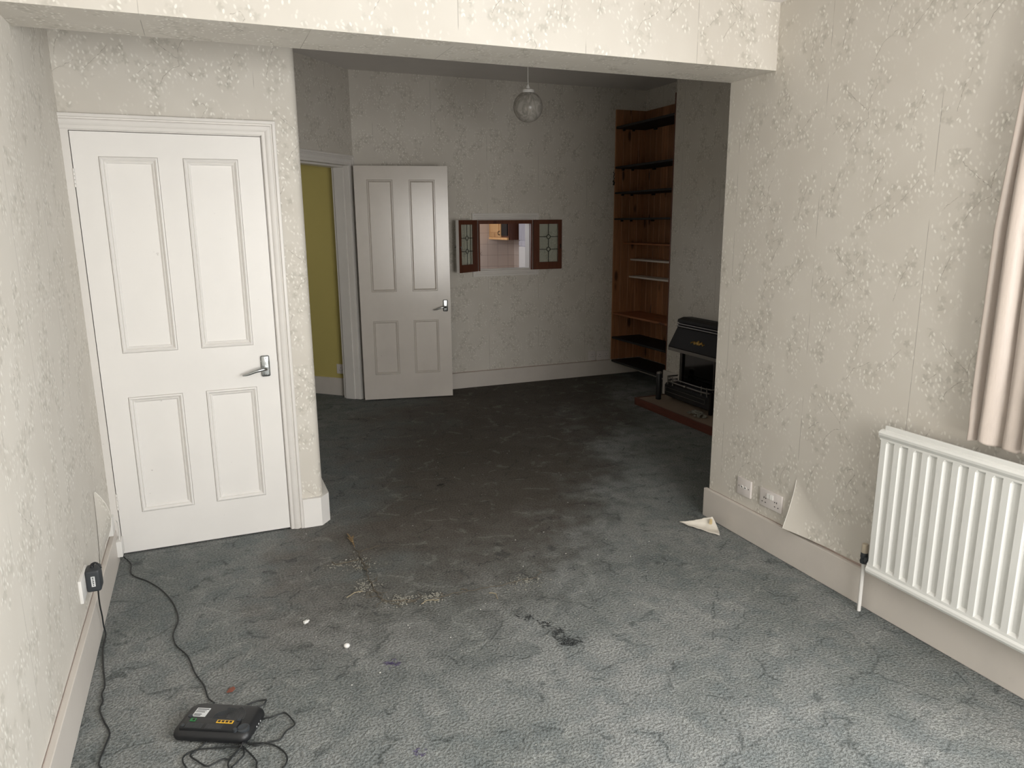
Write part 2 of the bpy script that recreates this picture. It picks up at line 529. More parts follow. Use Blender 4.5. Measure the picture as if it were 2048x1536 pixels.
def obj(name, bm, mat, parent=None, smooth=None, kind=None):
    bmesh.ops.recalc_face_normals(bm, faces=bm.faces[:])
    me = bpy.data.meshes.new(name)
    bm.to_mesh(me)
    bm.free()
    me.materials.append(M[mat])
    if smooth is not None:
        for p in me.polygons:
            p.use_smooth = True
        me.set_sharp_from_angle(angle=math.radians(smooth))
    o = bpy.data.objects.new(name, me)
    link(o, parent)
    if kind:
        o['kind'] = kind
    return o


def thing(name, label, cat, loc=(0, 0, 0), rotz=0.0, group=None):
    o = bpy.data.objects.new(name, None)
    o.empty_display_size = 0.05
    link(o)
    o.location = loc
    o.rotation_euler = (0, 0, rotz)
    o['label'] = label
    o['category'] = cat
    if group:
        o['group'] = group
    return o


def tag(o, label, cat, group=None):
    o['label'] = label
    o['category'] = cat
    if group:
        o['group'] = group
    return o


def struct_empty(name, loc=(0, 0, 0), rotz=0.0):
    o = bpy.data.objects.new(name, None)
    o.empty_display_size = 0.05
    link(o)
    o.location = loc
    o.rotation_euler = (0, 0, rotz)
    o['kind'] = 'structure'
    return o


def box(bm, x0, x1, y0, y1, z0, z1, bev=0.0, seg=2):
    g = bmesh.ops.create_cube(bm, size=1.0)['verts']
    sx, sy, sz = x1 - x0, y1 - y0, z1 - z0
    for v in g:
        v.co = Vector(((v.co.x + .5) * sx + x0, (v.co.y + .5) * sy + y0, (v.co.z + .5) * sz + z0))
    if bev > 0:
        es = set()
        for v in g:
            for e in v.link_edges:
                es.add(e)
        bmesh.ops.bevel(bm, geom=list(es), offset=bev, segments=seg, affect='EDGES', profile=0.6)
    return g


def B(*a, **k):
    bm = bmesh.new()
    box(bm, *a, **k)
    return bm


def quad(bm, pts):
    vs = [bm.verts.new(p) for p in pts]
    return bm.faces.new(vs)


def smooth_pts(pts, sub=4):
    P = [Vector(p) for p in pts]
    out = []
    for i in range(len(P) - 1):
        p0 = P[i - 1] if i > 0 else P[i] * 2 - P[i + 1]
        p1, p2 = P[i], P[i + 1]
        p3 = P[i + 2] if i + 2 < len(P) else P[i + 1] * 2 - P[i]
        for k in range(sub):
            t = k / sub
            out.append(0.5 * ((2 * p1) + (-p0 + p2) * t + (2 * p0 - 5 * p1 + 4 * p2 - p3) * t * t + (-p0 + 3 * p1 - 3 * p2 + p3) * t ** 3))
    out.append(P[-1])
    return out


def tube(bm, pts, r, n=8, sub=0, closed=False):
    P = smooth_pts(pts, sub) if sub else [Vector(p) for p in pts]
    R = r if isinstance(r, (list, tuple)) else None
    rings = []
    up = None
    N = len(P)
    for i, p in enumerate(P):
        if closed:
            d = P[(i + 1) % N] - P[i - 1]
        else:
            d = P[min(i + 1, N - 1)] - P[max(i - 1, 0)]
        d.normalize()
        if up is None:
            up = Vector((0, 0, 1)) if abs(d.z) < 0.9 else Vector((1, 0, 0))
        s = d.cross(up)
        if s.length < 1e-6:
            s = d.orthogonal()
        s.normalize()
        up = s.cross(d).normalized()
        if R:
            f = i / (N - 1) * (len(R) - 1)
            k = min(int(f), len(R) - 2)
            rr = R[k] + (R[k + 1] - R[k]) * (f - k)
        else:
            rr = r
        rings.append([bm.verts.new(p + (s * math.cos(a) + up * math.sin(a)) * rr) for a in [2 * math.pi * j / n for j in range(n)]])
    rng = range(N) if closed else range(N - 1)
    for i in rng:
        a, b = rings[i], rings[(i + 1) % N]
        for j in range(n):
            bm.faces.new((a[j], a[(j + 1) % n], b[(j + 1) % n], b[j]))
    if not closed:
        bm.faces.new(rings[0][::-1])
        bm.faces.new(rings[-1])


def lathe(bm, prof, n=24, c=(0, 0, 0), axis='Z'):
    rings = []
    for r, h in prof:
        ring = []
        for j in range(n):
            a = 2 * math.pi * j / n
            p = (r * math.cos(a), r * math.sin(a), h)
            if axis == 'Y':
                p = (p[0], p[2], p[1])
            elif axis == 'X':
                p = (p[2], p[0], p[1])
            ring.append(bm.verts.new((p[0] + c[0], p[1] + c[1], p[2] + c[2])))
        rings.append(ring)
    for a, b in zip(rings[:-1], rings[1:]):
        for j in range(n):
            bm.faces.new((a[j], a[(j + 1) % n], b[(j + 1) % n], b[j]))
    bm.faces.new(rings[0][::-1])
    bm.faces.new(rings[-1])


def prism(bm, pts, z0, z1, axis='Z'):
    """extrude a polygon; axis Z: pts are (x, y); axis Y: pts are (x, z); axis X: pts are (y, z)"""
    def mk(p, h):
        return {'Z': (p[0], p[1], h), 'Y': (p[0], h, p[1]), 'X': (h, p[0], p[1])}[axis]
    a = [bm.verts.new(mk(p, z0)) for p in pts]
    b = [bm.verts.new(mk(p, z1)) for p in pts]
    n = len(pts)
    bm.faces.new(a[::-1])
    bm.faces.new(b)
    for i in range(n):
        bm.faces.new((a[i], a[(i + 1) % n], b[(i + 1) % n], b[i]))


def frame_sweep(bm, x0, x1, z0, z1, prof, y=0.0):
    """mitred moulding round a rectangle, facing -y; prof: (inset, out)"""
    rings = []
    for i, o in prof:
        rings.append([bm.verts.new(p) for p in ((x0 + i, y - o, z0 + i), (x1 - i, y - o, z0 + i), (x1 - i, y - o, z1 - i), (x0 + i, y - o, z1 - i))])
    for a, b in zip(rings[:-1], rings[1:]):
        for j in range(4):
            bm.faces.new((a[j], a[(j + 1) % 4], b[(j + 1) % 4], b[j]))


def wall_bm(p0, d, n, L, z0, z1, holes, thick, u0=0.0, us=1.0):
    """wall from p0 along d, room side normal n; holes (s0, s1, z0, z1)"""
    bm = bmesh.new()
    uvl = bm.loops.layers.uv.new('UVMap')
    ss = sorted({0.0, L} | {h[0] for h in holes} | {h[1] for h in holes})
    zs = sorted({z0, z1} | {h[2] for h in holes} | {h[3] for h in holes})
    ss = [s for s in ss if -1e-6 <= s <= L + 1e-6]
    zs = [z for z in zs if z0 - 1e-6 <= z <= z1 + 1e-6]

    def solid(i, j):
        if i < 0 or j < 0 or i >= len(ss) - 1 or j >= len(zs) - 1:
            return False
        cs, cz = (ss[i] + ss[i + 1]) / 2, (zs[j] + zs[j + 1]) / 2
        return not any(h[0] < cs < h[1] and h[2] < cz < h[3] for h in holes)
    cache = {}

    def V(i, j, k):
        if (i, j, k) not in cache:
            dp = thick * k
            cache[(i, j, k)] = bm.verts.new((p0[0] + d[0] * ss[i] - n[0] * dp, p0[1] + d[1] * ss[i] - n[1] * dp, zs[j]))
        return cache[(i, j, k)]

    def F(keys):
        f = bm.faces.new([V(*k) for k in keys])
        for lp, k in zip(f.loops, keys):
            lp[uvl].uv = (u0 + us * (ss[k[0]] + k[2] * thick), zs[k[1]] + (k[2] * thick if len({q[1] for q in keys}) == 1 else 0))
    for i in range(len(ss) - 1):
        for j in range(len(zs) - 1):
            if not solid(i, j):
                continue
            F([(i, j, 0), (i + 1, j, 0), (i + 1, j + 1, 0), (i, j + 1, 0)])
            F([(i, j, 1), (i + 1, j, 1), (i + 1, j + 1, 1), (i, j + 1, 1)])
            if not solid(i - 1, j):
                F([(i, j, 0), (i, j + 1, 0), (i, j + 1, 1), (i, j, 1)])
            if not solid(i + 1, j):
                F([(i + 1, j, 0), (i + 1, j + 1, 0), (i + 1, j + 1, 1), (i + 1, j, 1)])
            if not solid(i, j - 1):
                F([(i, j, 0), (i + 1, j, 0), (i + 1, j, 1), (i, j, 1)])
            if not solid(i, j + 1):
                F([(i, j + 1, 0), (i + 1, j + 1, 0), (i + 1, j + 1, 1), (i, j + 1, 1)])
    return bm


def uv_box(bm, off=(0, 0)):
    """planar uv in metres from the dominant axis of each face"""
    uvl = bm.loops.layers.uv.verify()
    bm.normal_update()
    for f in bm.faces:
        nx, ny, nz = (abs(c) for c in f.normal)
        for lp in f.loops:
            c = lp.vert.co
            if nz >= nx and nz >= ny:
                uv = (c.x, c.y)
            elif ny >= nx:
                uv = (c.x, c.z)
            else:
                uv = (-c.y, c.z)
            lp[uvl].uv = (uv[0] + off[0], uv[1] + off[1])


# ------------------------------------------------------------------ dimensions
XL, XR = -0.522, 2.427            # near room side walls
YN = -1.0                         # wall behind the camera
Y0, YB = 2.756, 3.064             # downstand beam, near and far face
ZB = 2.227
Y1 = 3.806                        # wall with the near door
Y2 = 6.652                        # far wall
XS = 0.48                         # end of the near door wall
XC = 3.888                        # chimney breast face
XA = 4.245                        # alcove back
YC = 5.625                        # far edge of chimney breast
ZN, ZF = 2.505, 2.858             # ceilings
HS, SK = 0.158, 0.021             # skirting

# ------------------------------------------------------------------ structure
bm = bmesh.new()
fx = [XL - 0.12 + i * 0.02 for i in range(int((XR + 0.15 - XL + 0.12) / 0.02) + 1)]
fy = [0.6 + i * 0.02 for i in range(int((4.0 - 0.6) / 0.02) + 1)]
grid = []
for x in fx:
    row = []
    for y in fy:
        ed = min(1.0, (x - fx[0]) / 0.1, (fx[-1] - x) / 0.1, (y - fy[0]) / 0.1, (fy[-1] - y) / 0.1)
        z = -0.0012 + (0.0012 * noise.noise((x * 6, y * 6, 0)) + 0.0009 * noise.noise((x * 21, y * 21, 3))) * max(0, ed)
        row.append(bm.verts.new((x, y, min(0, z))))
    grid.append(row)
for i in range(len(fx) - 1):
    for j in range(len(fy) - 1):
        bm.faces.new((grid[i][j], grid[i + 1][j], grid[i + 1][j + 1], grid[i][j + 1]))
ex0, ex1, ey0, ey1 = fx[0], fx[-1], fy[0], fy[-1]
for a in ((-0.9, 5.0, YN - 0.2, ey0), (-0.9, ex0, ey0, ey1), (ex1, 5.0, ey0, ey1), (-0.9, 5.0, ey1, 9.5)):
    quad(bm, [(a[0], a[2], -0.0012), (a[1], a[2], -0.0012), (a[1], a[3], -0.0012), (a[0], a[3], -0.0012)])
floor = obj('floor', bm, 'carpet', smooth=60, kind='structure')

bm = wall_bm((XL, YN), (0, 1), (1, 0), Y1 - YN + 0.12, 0, ZF, [], 0.12, u0=YN)
wall_left = obj('wall_left', bm, 'paper', kind='structure')
WIN2 = (0.0, 1.42, 0.98, 2.2)     # side window: y0, y1, z0, z1
bm = wall_bm((XR, YN), (0, 1), (-1, 0), YB - YN, 0, ZF, [(WIN2[0] - YN, WIN2[1] - YN, WIN2[2], WIN2[3])], 0.22, u0=2.445 + 1.0, us=-1.0)
wall_right = obj('wall_right', bm, 'paper', kind='structure')
WIN1 = (0.68, 2.32, 0.52, 2.08)   # window behind the camera: x0, x1, z0, z1
bm = wall_bm((XL, YN), (1, 0), (0, 1), XR - XL, 0, ZF, [(WIN1[0] - XL, WIN1[1] - XL, WIN1[2], WIN1[3])], 0.2)
obj('wall_behind', bm, 'paper', kind='structure')

# near door wall
D1X0, D1X1, D1Z = -0.495, 0.302, 1.986
bm = wall_bm((XL, Y1), (1, 0), (0, -1), 0.44 - XL, 0, ZF, [(D1X0 - XL, D1X1 - XL, -1, D1Z)], 0.12, u0=0.25)
obj('wall_front', bm, 'paper', kind='structure')
# rounded end and its return into the far room
fp = [(0.44, Y1)]
for k in range(1, 9):
    a = math.pi / 2 * k / 8
    fp.append((0.44 + 0.04 * math.sin(a), Y1 + 0.04 - 0.04 * math.cos(a)))
YD = Y2 - (1.275 - XS)
fp += [(XS, YD), (XS - 0.11, YD), (XS - 0.11, Y1 + 0.12), (0.44, Y1 + 0.12)]
bm = bmesh.new()
uvl = bm.loops.layers.uv.new('UVMap')
cum = [0.0]
for a, b in zip(fp, fp[1:] + fp[:1]):
    cum.append(cum[-1] + math.dist(a, b))
for i in range(len(fp)):
    a, b = fp[i], fp[(i + 1) % len(fp)]
    f = quad(bm, [(a[0], a[1], 0), (b[0], b[1], 0), (b[0], b[1], ZF), (a[0], a[1], ZF)])
    for lp, (cu, z) in zip(f.loops, ((cum[i], 0), (cum[i + 1], 0), (cum[i + 1], ZF), (cum[i], ZF))):
        lp[uvl].uv = (cu + 0.44 - XL + 0.25, z)
bmesh.ops.remove_doubles(bm, verts=bm.verts[:], dist=1e-5)
obj('wall_return', bm, 'paper', smooth=40, kind='structure')

# downstand beam
bm = B(XL, XR, Y0, YB, ZB, ZF)
uv_box(bm, (0.12, 0.17))
obj('beam_wall', bm, 'paper', kind='structure').name = 'wall_beam'
# far room walls
W45 = math.sqrt(0.5)
DL = (1.275 - XS) / W45
DG0, DG1, DGZ = 0.083, 0.845, 2.07
bm = wall_bm((1.275, Y2), (-W45, -W45), (W45, -W45), DL, 0, ZF, [(DG0, DG1, -1, DGZ)], 0.15, u0=0.2)
obj('wall_diagonal', bm, 'paper', kind='structure')
HX0, HX1, HZ0, HZ1 = 2.428, 2.962, 1.14, 1.568
bm = wall_bm((1.20, Y2), (1, 0), (0, -1), XA + 0.1 - 1.20, 0, ZF, [(HX0 - 1.2, HX1 - 1.2, HZ0, HZ1)], 0.10, u0=1.33)
obj('wall_back', bm, 'paper', kind='structure')
bm = B(XC, XA + 0.1, 4.2, YC, 0, ZF)
uv_box(bm, (0.2, 0.1))
obj('wall_chimney_breast', bm, 'paper', kind='structure')
bm = B(XA, XA + 0.1, YC, Y2, 0, ZF)
uv_box(bm)
obj('wall_alcove', bm, 'paper', kind='structure')
bm = B(XA, XA + 0.1, YB - 0.1, 4.2, 0, ZF)
uv_box(bm)
obj('wall_side_alcove', bm, 'paper', kind='structure')
bm = B(XR + 0.22, XA + 0.1, YB - 0.2, YB, 0, ZF)
uv_box(bm)
obj('wall_divider', bm, 'paper', kind='structure')

# ceilings
obj('ceiling', B(XL - 0.1, XR + 0.2, YN - 0.1, Y0, ZN, ZN + 0.08), 'ceiling', kind='structure')
obj('ceiling_far_room', B(-0.9, XA + 0.2, YB - 0.01, Y2 + 0.05, ZF, ZF + 0.08), 'ceiling', kind='structure')

# hall beyond the corner doorway
hw = wall_bm((1.145, 6.787), (-0.72, 0.694), (-0.694, -0.72), 2.45, 0, ZF, [], 0.06)
obj('wall_hall', hw, 'yellow', kind='structure')
bm = B(-0.75, -0.64, Y1 + 0.12, 8.6, 0, ZF)
obj('wall_hall_side', bm, 'plaster', kind='structure')
bm = B(-0.75, 1.35, Y2 + 0.05, 8.6, ZF, ZF + 0.08)
obj('ceiling_hall', bm, 'ceiling', kind='structure')

# kitchen beyond the serving hatch
bm = B(1.2, 4.6, 9.2, 9.28, 0, 2.5)
uv_box(bm)
obj('wall_kitchen', bm, 'tiles', kind='structure')
bm = B(3.86, 3.94, Y2 + 0.1, 9.2, 0, 2.5)
uv_box(bm)
obj('wall_kitchen_right', bm, 'tiles', kind='structure')
obj('wall_kitchen_left', B(1.55, 1.63, Y2 + 0.1, 9.2, 0, 2.5), 'plaster', kind='structure')
obj('ceiling_kitchen', B(1.2, 4.6, Y2 + 0.1, 9.28, 2.5, 2.58), 'ceiling', kind='structure')

# ---------------------------------------------------------------- skirting boards
ARC = [(0.0, 0.0), (0.0, 0.010), (0.004, 0.013), (0.016, 0.013), (0.020, 0.017), (0.030, 0.021), (0.040, 0.021), (0.045, 0.015), (0.050, 0.016), (0.052, 0.024), (0.064, 0.024), (0.066, 0.022), (0.066, 0.0)]

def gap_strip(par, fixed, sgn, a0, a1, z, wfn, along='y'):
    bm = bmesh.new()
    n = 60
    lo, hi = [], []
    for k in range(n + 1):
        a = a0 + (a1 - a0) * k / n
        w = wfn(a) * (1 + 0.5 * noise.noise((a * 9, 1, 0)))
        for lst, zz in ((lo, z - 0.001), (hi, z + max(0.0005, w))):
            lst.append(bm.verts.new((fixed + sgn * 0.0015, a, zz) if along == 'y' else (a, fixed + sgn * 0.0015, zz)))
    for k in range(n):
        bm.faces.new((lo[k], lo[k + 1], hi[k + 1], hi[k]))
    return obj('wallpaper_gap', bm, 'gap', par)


bm = bmesh.new()
box(bm, XL, XL + SK, YN, 3.74, 0, HS, 0.003)
bl = obj('baseboard_left', bm, 'skirt_paint', kind='structure')
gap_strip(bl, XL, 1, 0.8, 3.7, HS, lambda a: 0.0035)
bm = bmesh.new()
box(bm, XR - SK, XR, YN, YB + SK, 0, HS, 0.003)
br_ = obj('baseboard_right', bm, 'skirt_paint', kind='structure')
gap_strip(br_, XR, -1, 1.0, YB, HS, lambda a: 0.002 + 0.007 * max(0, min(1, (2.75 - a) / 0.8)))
bm = bmesh.new()
prism(bm, [(0.368, Y1), (0.368, Y1 - 0.026), (0.462, Y1 - 0.026), (0.512, Y1 + 0.036), (0.512, YD - 0.02), (XS, YD), (XS, Y1 + 0.05), (0.47, Y1 + 0.02), (0.44, Y1)], 0, HS)
obj('baseboard_front', bm, 'door_paint', kind='structure')
bm = bmesh.new()
box(bm, 1.30, XA, Y2 - SK, Y2, 0, 0.153, 0.003)
bb_ = obj('baseboard_back', bm, 'skirt_paint', kind='structure')
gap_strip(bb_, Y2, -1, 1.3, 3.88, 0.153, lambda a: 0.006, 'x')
bm = bmesh.new()
box(bm, XC - 0.02, XC, 5.30, YC + 0.02, 0, 0.225, 0.003)
obj('baseboard_chimney', bm, 'skirt_paint', kind='structure')
bm = bmesh.new()
box(bm, XA - 0.02, XA, YC, Y2 - SK, 0, 0.15, 0.003)
obj('baseboard_alcove', bm, 'skirt_paint', kind='structure')
bm = bmesh.new()
prism(bm, [(1.145, 6.787), (1.145 - 0.72 * 2.2, 6.787 + 0.694 * 2.2), (1.145 - 0.72 * 2.2 - 0.014, 6.787 + 0.694 * 2.2 - 0.014), (1.131, 6.773)], 0, 0.165)
obj('baseboard_hall', bm, 'skirt_paint', kind='structure')

# ---------------------------------------------------------------- windows (out of shot, they let the daylight in)


def window(name, along, a0, a1, z0, z1, pos, depth, nmul):
    e = struct_empty(name)
    bm = bmesh.new()

    def bx(p0, p1, q0, q1, d0, d1):
        if along == 'x':
            box(bm, p0, p1, pos + d0, pos + d1, q0, q1)
        else:
            box(bm, pos + d0, pos + d1, p0, p1, q0, q1)
    t = 0.05
    d = sorted((depth * 0.35, depth * 0.65))
    bx(a0, a1, z0, z0 + t, *d)
    bx(a0, a1, z1 - t, z1, *d)
    bx(a0, a0 + t, z0 + t, z1 - t, *d)
    bx(a1 - t, a1, z0 + t, z1 - t, *d)
    for k in range(1, nmul):
        x = a0 + (a1 - a0) * k / nmul
        bx(x - 0.03, x + 0.03, z0 + t, z1 - t, *d)
    obj('window_frame', bm, 'trim_paint', e)
    for k in range(nmul):
        bm = bmesh.new()
        p0 = a0 + (a1 - a0) * k / nmul + 0.045
        p1 = a0 + (a1 - a0) * (k + 1) / nmul - 0.045
        dd = depth * 0.5
        if along == 'x':
            box(bm, p0, p1, pos + dd - 0.002, pos + dd + 0.002, z0 + t, z1 - t)
        else:
            box(bm, pos + dd - 0.002, pos + dd + 0.002, p0, p1, z0 + t, z1 - t)
        obj('pane', bm, 'window_glass', e)
    bm = bmesh.new()
    s = -1 if depth > 0 else 1
    dd = sorted((s * 0.05, depth * 0.35))
    if along == 'x':
        box(bm, a0 - 0.04, a1 + 0.04, pos + dd[0], pos + dd[1], z0 - 0.03, z0, 0.004)
    else:
        box(bm, pos + max(dd[0], -0.015), pos + dd[1], a0, a1, z0, z0 + 0.02, 0.004)
    obj('window_sill', bm, 'trim_paint', e)
    return e


# the glass sits outside the daylight source planes' room side
window('window_1', 'x', WIN1[0], WIN1[1], WIN1[2], WIN1[3], YN, -0.2, 3)
window('window_2', 'y', WIN2[0], WIN2[1], WIN2[2], WIN2[3], XR, 0.22, 2)

# ---------------------------------------------------------------- panelled doors
MOULD1 = [(0.0, 0.0), (0.0015, -0.004), (0.003, 0.004), (0.009, 0.007), (0.015, 0.002), (0.018, -0.006), (0.021, -0.002), (0.026, -0.005), (0.030, -0.012)]
MOULD2 = [(0.0, 0.0), (0.002, -0.006), (0.004, -0.002), (0.010, -0.002), (0.013, -0.009), (0.016, -0.006), (0.021, -0.012)]


def panelled_door(e, W, Hh, z0, T, panels, paint, mould):
    bm = wall_bm((0, 0), (1, 0), (0, -1), W, z0, Hh, panels, T)
    leaf = obj('door_leaf', bm, paint, e)
    for p in panels:
        bm = bmesh.new()
        box(bm, p[0], p[1], 0.012, T - 0.012, p[2], p[3])
        pn = obj('panel', bm, paint, leaf)
        bm = bmesh.new()
        frame_sweep(bm, p[0], p[1], p[2], p[3], mould)
        obj('moulding', bm, paint, leaf, smooth=35)
    return leaf


def lever_handle(e, x, z, d=-1):
    """plate centred at x, z on a face looking to -y; lever points along d"""
    bm = bmesh.new()
    box(bm, x - 0.021, x + 0.021, -0.012, 0.0, z - 0.053, z + 0.053, 0.009, 3)
    h = obj('handle_plate', bm, 'chrome', e, smooth=40)
    h['label'] = 'satin chrome lever handle on its backplate'
    bm = bmesh.new()
    zz = z - 0.012
    tube(bm, [(x, -0.010, zz), (x, -0.030, zz), (x + d * 0.012, -0.043, zz + 0.001), (x + d * 0.045, -0.048, zz - 0.004), (x + d * 0.085, -0.044, zz - 0.017), (x + d * 0.112, -0.040, zz - 0.022)], [0.012, 0.011, 0.010, 0.0085, 0.007, 0.004], 10, 4)
    obj('lever', bm, 'chrome', h, smooth=60)
    for s in (-1, 1):
        bm = bmesh.new()
        lathe(bm, [(0.0032, 0), (0.0028, -0.0014)], 8, (x + 0.004 * s, -0.012, z + s * 0.040), 'Y')
        obj('screw', bm, 'steel', h)
    return h


e1 = struct_empty('door_1', (-0.489, Y1 - 0.002, 0))
e1['label'] = 'white four panel door closed beside the left wall'
panels1 = [(0.100, 0.338, 0.993, 1.876), (0.441, 0.679, 0.993, 1.876), (0.100, 0.338, 0.206, 0.783), (0.441, 0.679, 0.206, 0.783)]
panelled_door(e1, 0.786, 1.980, 0.008, 0.038, panels1, 'door_paint', MOULD1)
lever_handle(e1, 0.727, 0.885)
for z in (1.782, 0.275):
    bm = bmesh.new()
    for k in range(5):
        zz = z - 0.040 + k * 0.0162
        lathe(bm, [(0.0, zz), (0.0052, zz + 0.0005), (0.0052, zz + 0.0150), (0.0, zz + 0.0155)], 10, (-0.001, -0.004, 0))
    obj('hinge', bm, 'trim_paint', e1, smooth=40)
bm = B(0.784, 0.793, 0.004, 0.02, 0.870, 0.900, 0.001)
obj('latch', bm, 'steel', e1)

# near door frame and architrave
e = struct_empty('trim_1', (0, 0, 0))
bm = bmesh.new()
box(bm, XL, D1X0 + 0.003, Y1 - 0.008, Y1 + 0.10, 0, D1Z)
box(bm, D1X1 - 0.003, D1X1, Y1, Y1 + 0.11, 0, D1Z)
box(bm, D1X0, D1X1, Y1, Y1 + 0.11, D1Z - 0.003, D1Z)
box(bm, D1X0, D1X0 + 0.02, Y1 + 0.045, Y1 + 0.06, 0, D1Z)
box(bm, D1X1 - 0.02, D1X1, Y1 + 0.045, Y1 + 0.06, 0, D1Z)
obj('door_lining', bm, 'trim_paint', e)
bm = bmesh.new()
rings = []
for w, h in ARC:
    rings.append([bm.verts.new(p) for p in ((D1X1 + w, Y1 - h, 0.0), (D1X1 + w, Y1 - h, D1Z + w), (XL, Y1 - h, D1Z + w))])
for a, b in zip(rings[:-1], rings[1:]):
    for j in range(2):
        bm.faces.new((a[j], a[j + 1], b[j + 1], b[j]))
obj('architrave', bm, 'trim_paint', e, smooth=30)
obj('cupboard_back', B(XL, D1X1 + 0.05, Y1 + 0.36, Y1 + 0.40, 0, 2.2), 'plaster', e)

# far room door, swung wide open into the room
e2 = struct_empty('door_2', (1.245, 6.500, 0), math.atan2(-0.19253, 0.98129))
e2['label'] = 'glossy white four panel door standing wide open against the far wall'
panels2 = [(0.105, 0.325, 0.985, 1.948), (0.465, 0.690, 0.985, 1.948), (0.105, 0.325, 0.238, 0.725), (0.465, 0.690, 0.238, 0.725)]
panelled_door(e2, 0.803, 2.064, 0.010, 0.040, panels2, 'door2_paint', MOULD2)
lever_handle(e2, 0.755, 0.850)
bm = B(0.803, 0.806, 0.012, 0.028, 0.83, 0.89)
obj('latch', bm, 'steel', e2)

# doorway trim on the diagonal wall (local x along the wall away from the corner, -y into the room)
e = struct_empty('trim_2', (1.275, Y2, 0), math.radians(225) + math.pi)
# local +x = (-cos45...) handled with negative x below


def dl(s, dep):
    return (-s, dep)


bm = bmesh.new()
rings = []
for w, h in ARC:
    rings.append([bm.verts.new(p) for p in ((-(DG0 - w), -h, 0.0), (-(DG0 - w), -h, DGZ + w * 1.28), (-(DG1 + w), -h, DGZ + w * 1.28), (-(DG1 + w), -h, 0.0))])
for a, b in zip(rings[:-1], rings[1:]):
    for j in range(3):
        bm.faces.new((a[j], a[j + 1], b[j + 1], b[j]))
obj('architrave', bm, 'trim_paint', e, smooth=30)
bm = bmesh.new()
box(bm, -DG0 - 0.003, -DG0, 0.0, 0.140, 0, DGZ)
box(bm, -DG0 - 0.016, -DG0, 0.045, 0.140, 0, DGZ)
box(bm, -DG1, -DG1 + 0.016, 0.045, 0.140, 0, DGZ)
box(bm, -DG1, -DG0, 0.045, 0.155, DGZ - 0.016, DGZ)
obj('door_lining', bm, 'trim_paint', e)
bm = bmesh.new()
box(bm, -DG0, -0.005, 0.152, 0.17, 0, DGZ + 0.07)
obj('hall_architrave', bm, 'trim_paint', e)

# ---------------------------------------------------------------- peeling wallpaper flaps (parts of their walls)


def grid_patch(fn, nu, nv, uvfn):
    bm = bmesh.new()
    uvl = bm.loops.layers.uv.new('UVMap')
    vs = [[bm.verts.new(fn(i / nu, j / nv)) for j in range(nv + 1)] for i in range(nu + 1)]
    for i in range(nu):
        for j in range(nv):
            ids = ((i, j), (i + 1, j), (i + 1, j + 1), (i, j + 1))
            f = bm.faces.new([vs[a][b] for a, b in ids])
            for lp, (a, b) in zip(f.loops, ids):
                lp[uvl].uv = uvfn(a / nu, b / nv)
    return bm


def flap_r(s, t):
    z = 0.43 - 0.262 * s
    y = 2.443 - t * (0.02 + 0.34 * s ** 1.5) + 0.012 * s * (1 - t)
    x = XR - 0.0015 - 0.052 * s ** 1.6 * (1 - t) ** 2
    return (x, y, z + 0.01 * s * (1 - t) ** 2)


bm = grid_patch(flap_r, 14, 12, lambda s, t: (2.445 - (2.443 - t * (0.02 + 0.34 * s ** 1.5)), 0.43 - 0.262 * s))
fo = obj('wallpaper_flap', bm, 'paper', wall_right, smooth=60)
bm = bmesh.new()
tube(bm, [flap_r(k / 14, 0.0) for k in range(1, 15)], 0.0012, 6)
obj('torn_edge', bm, 'torn', fo, smooth=60)
fo['label'] = 'loose corner of wallpaper curling off above the skirting'


def flap_l(s, t):
    z = 0.47 - 0.30 * s
    y = 3.40 + 0.10 * math.sin(s * 1.5) - t * (0.01 + 0.18 * s)
    x = XL + 0.002 + 0.042 * math.sin(math.pi * min(1, s * 1.05 + 0.02)) ** 0.8 * (1 - t) ** 1.5
    return (x, y, z)


bm = grid_patch(flap_l, 14, 8, lambda s, t: (3.45 - t * 0.16, 0.47 - 0.30 * s))
fo = obj('wallpaper_flap', bm, 'paper', wall_left, smooth=60)
bm = bmesh.new()
tube(bm, [flap_l(k / 14, 0.0) for k in range(15)], 0.0017, 6)
obj('torn_edge', bm, 'torn', fo, smooth=60)
fo['label'] = 'wallpaper edge bulging off the wall at its joint'

# ---------------------------------------------------------------- radiator
RX, RYE = 2.327, 1.945
rad = thing('radiator', 'white corrugated panel radiator on the right wall under the curtain', 'radiator', (2.37, 1.2, 0))


def rl(p):
    return (p[0] - 2.37, p[1] - 1.2, p[2])


ys, dep = [], []
y = RYE
ys += [RYE, RYE - 0.006]
dep += [0.006, 0.0]
y = 1.913
while y > 0.62:
    ys += [y + 0.0025, y - 0.0045, y - 0.0295, y - 0.0335]
    dep += [0.0, 0.011, 0.011, 0.0]
    y -= 0.059
ys += [0.566, 0.56]
dep += [0.0, 0.006]
rows = [(0.200, 0, 0.012), (0.203, 0, 0.0), (0.212, 0, -0.004), (0.222, 0, -0.003), (0.230, 0, 0.002), (0.240, 0, 0.003), (0.250, 1, 0.003), (0.744, 1, 0.003), (0.754, 0, 0.003), (0.761, 0, 0.004), (0.767, 0, -0.001), (0.774, 0, -0.006), (0.783, 0, -0.007), (0.790, 0, -0.002), (0.793, 0, 0.005), (0.794, 0, 0.014)]
bm = bmesh.new()
front = []
for z, k, off in rows:
    front.append([bm.verts.new(rl((RX + off + dd * k, yy, z))) for yy, dd in zip(ys, dep)])
for a, b in zip(front[:-1], front[1:]):
    for j in range(len(ys) - 1):
        bm.faces.new((a[j], a[j + 1], b[j + 1], b[j]))
backv = [[bm.verts.new(rl((RX + 0.022, yy, z))) for yy in (RYE, 0.56)] for z in (0.2, 0.794)]
bm.faces.new((backv[0][0], backv[0][1], backv[1][1], backv[1][0]))
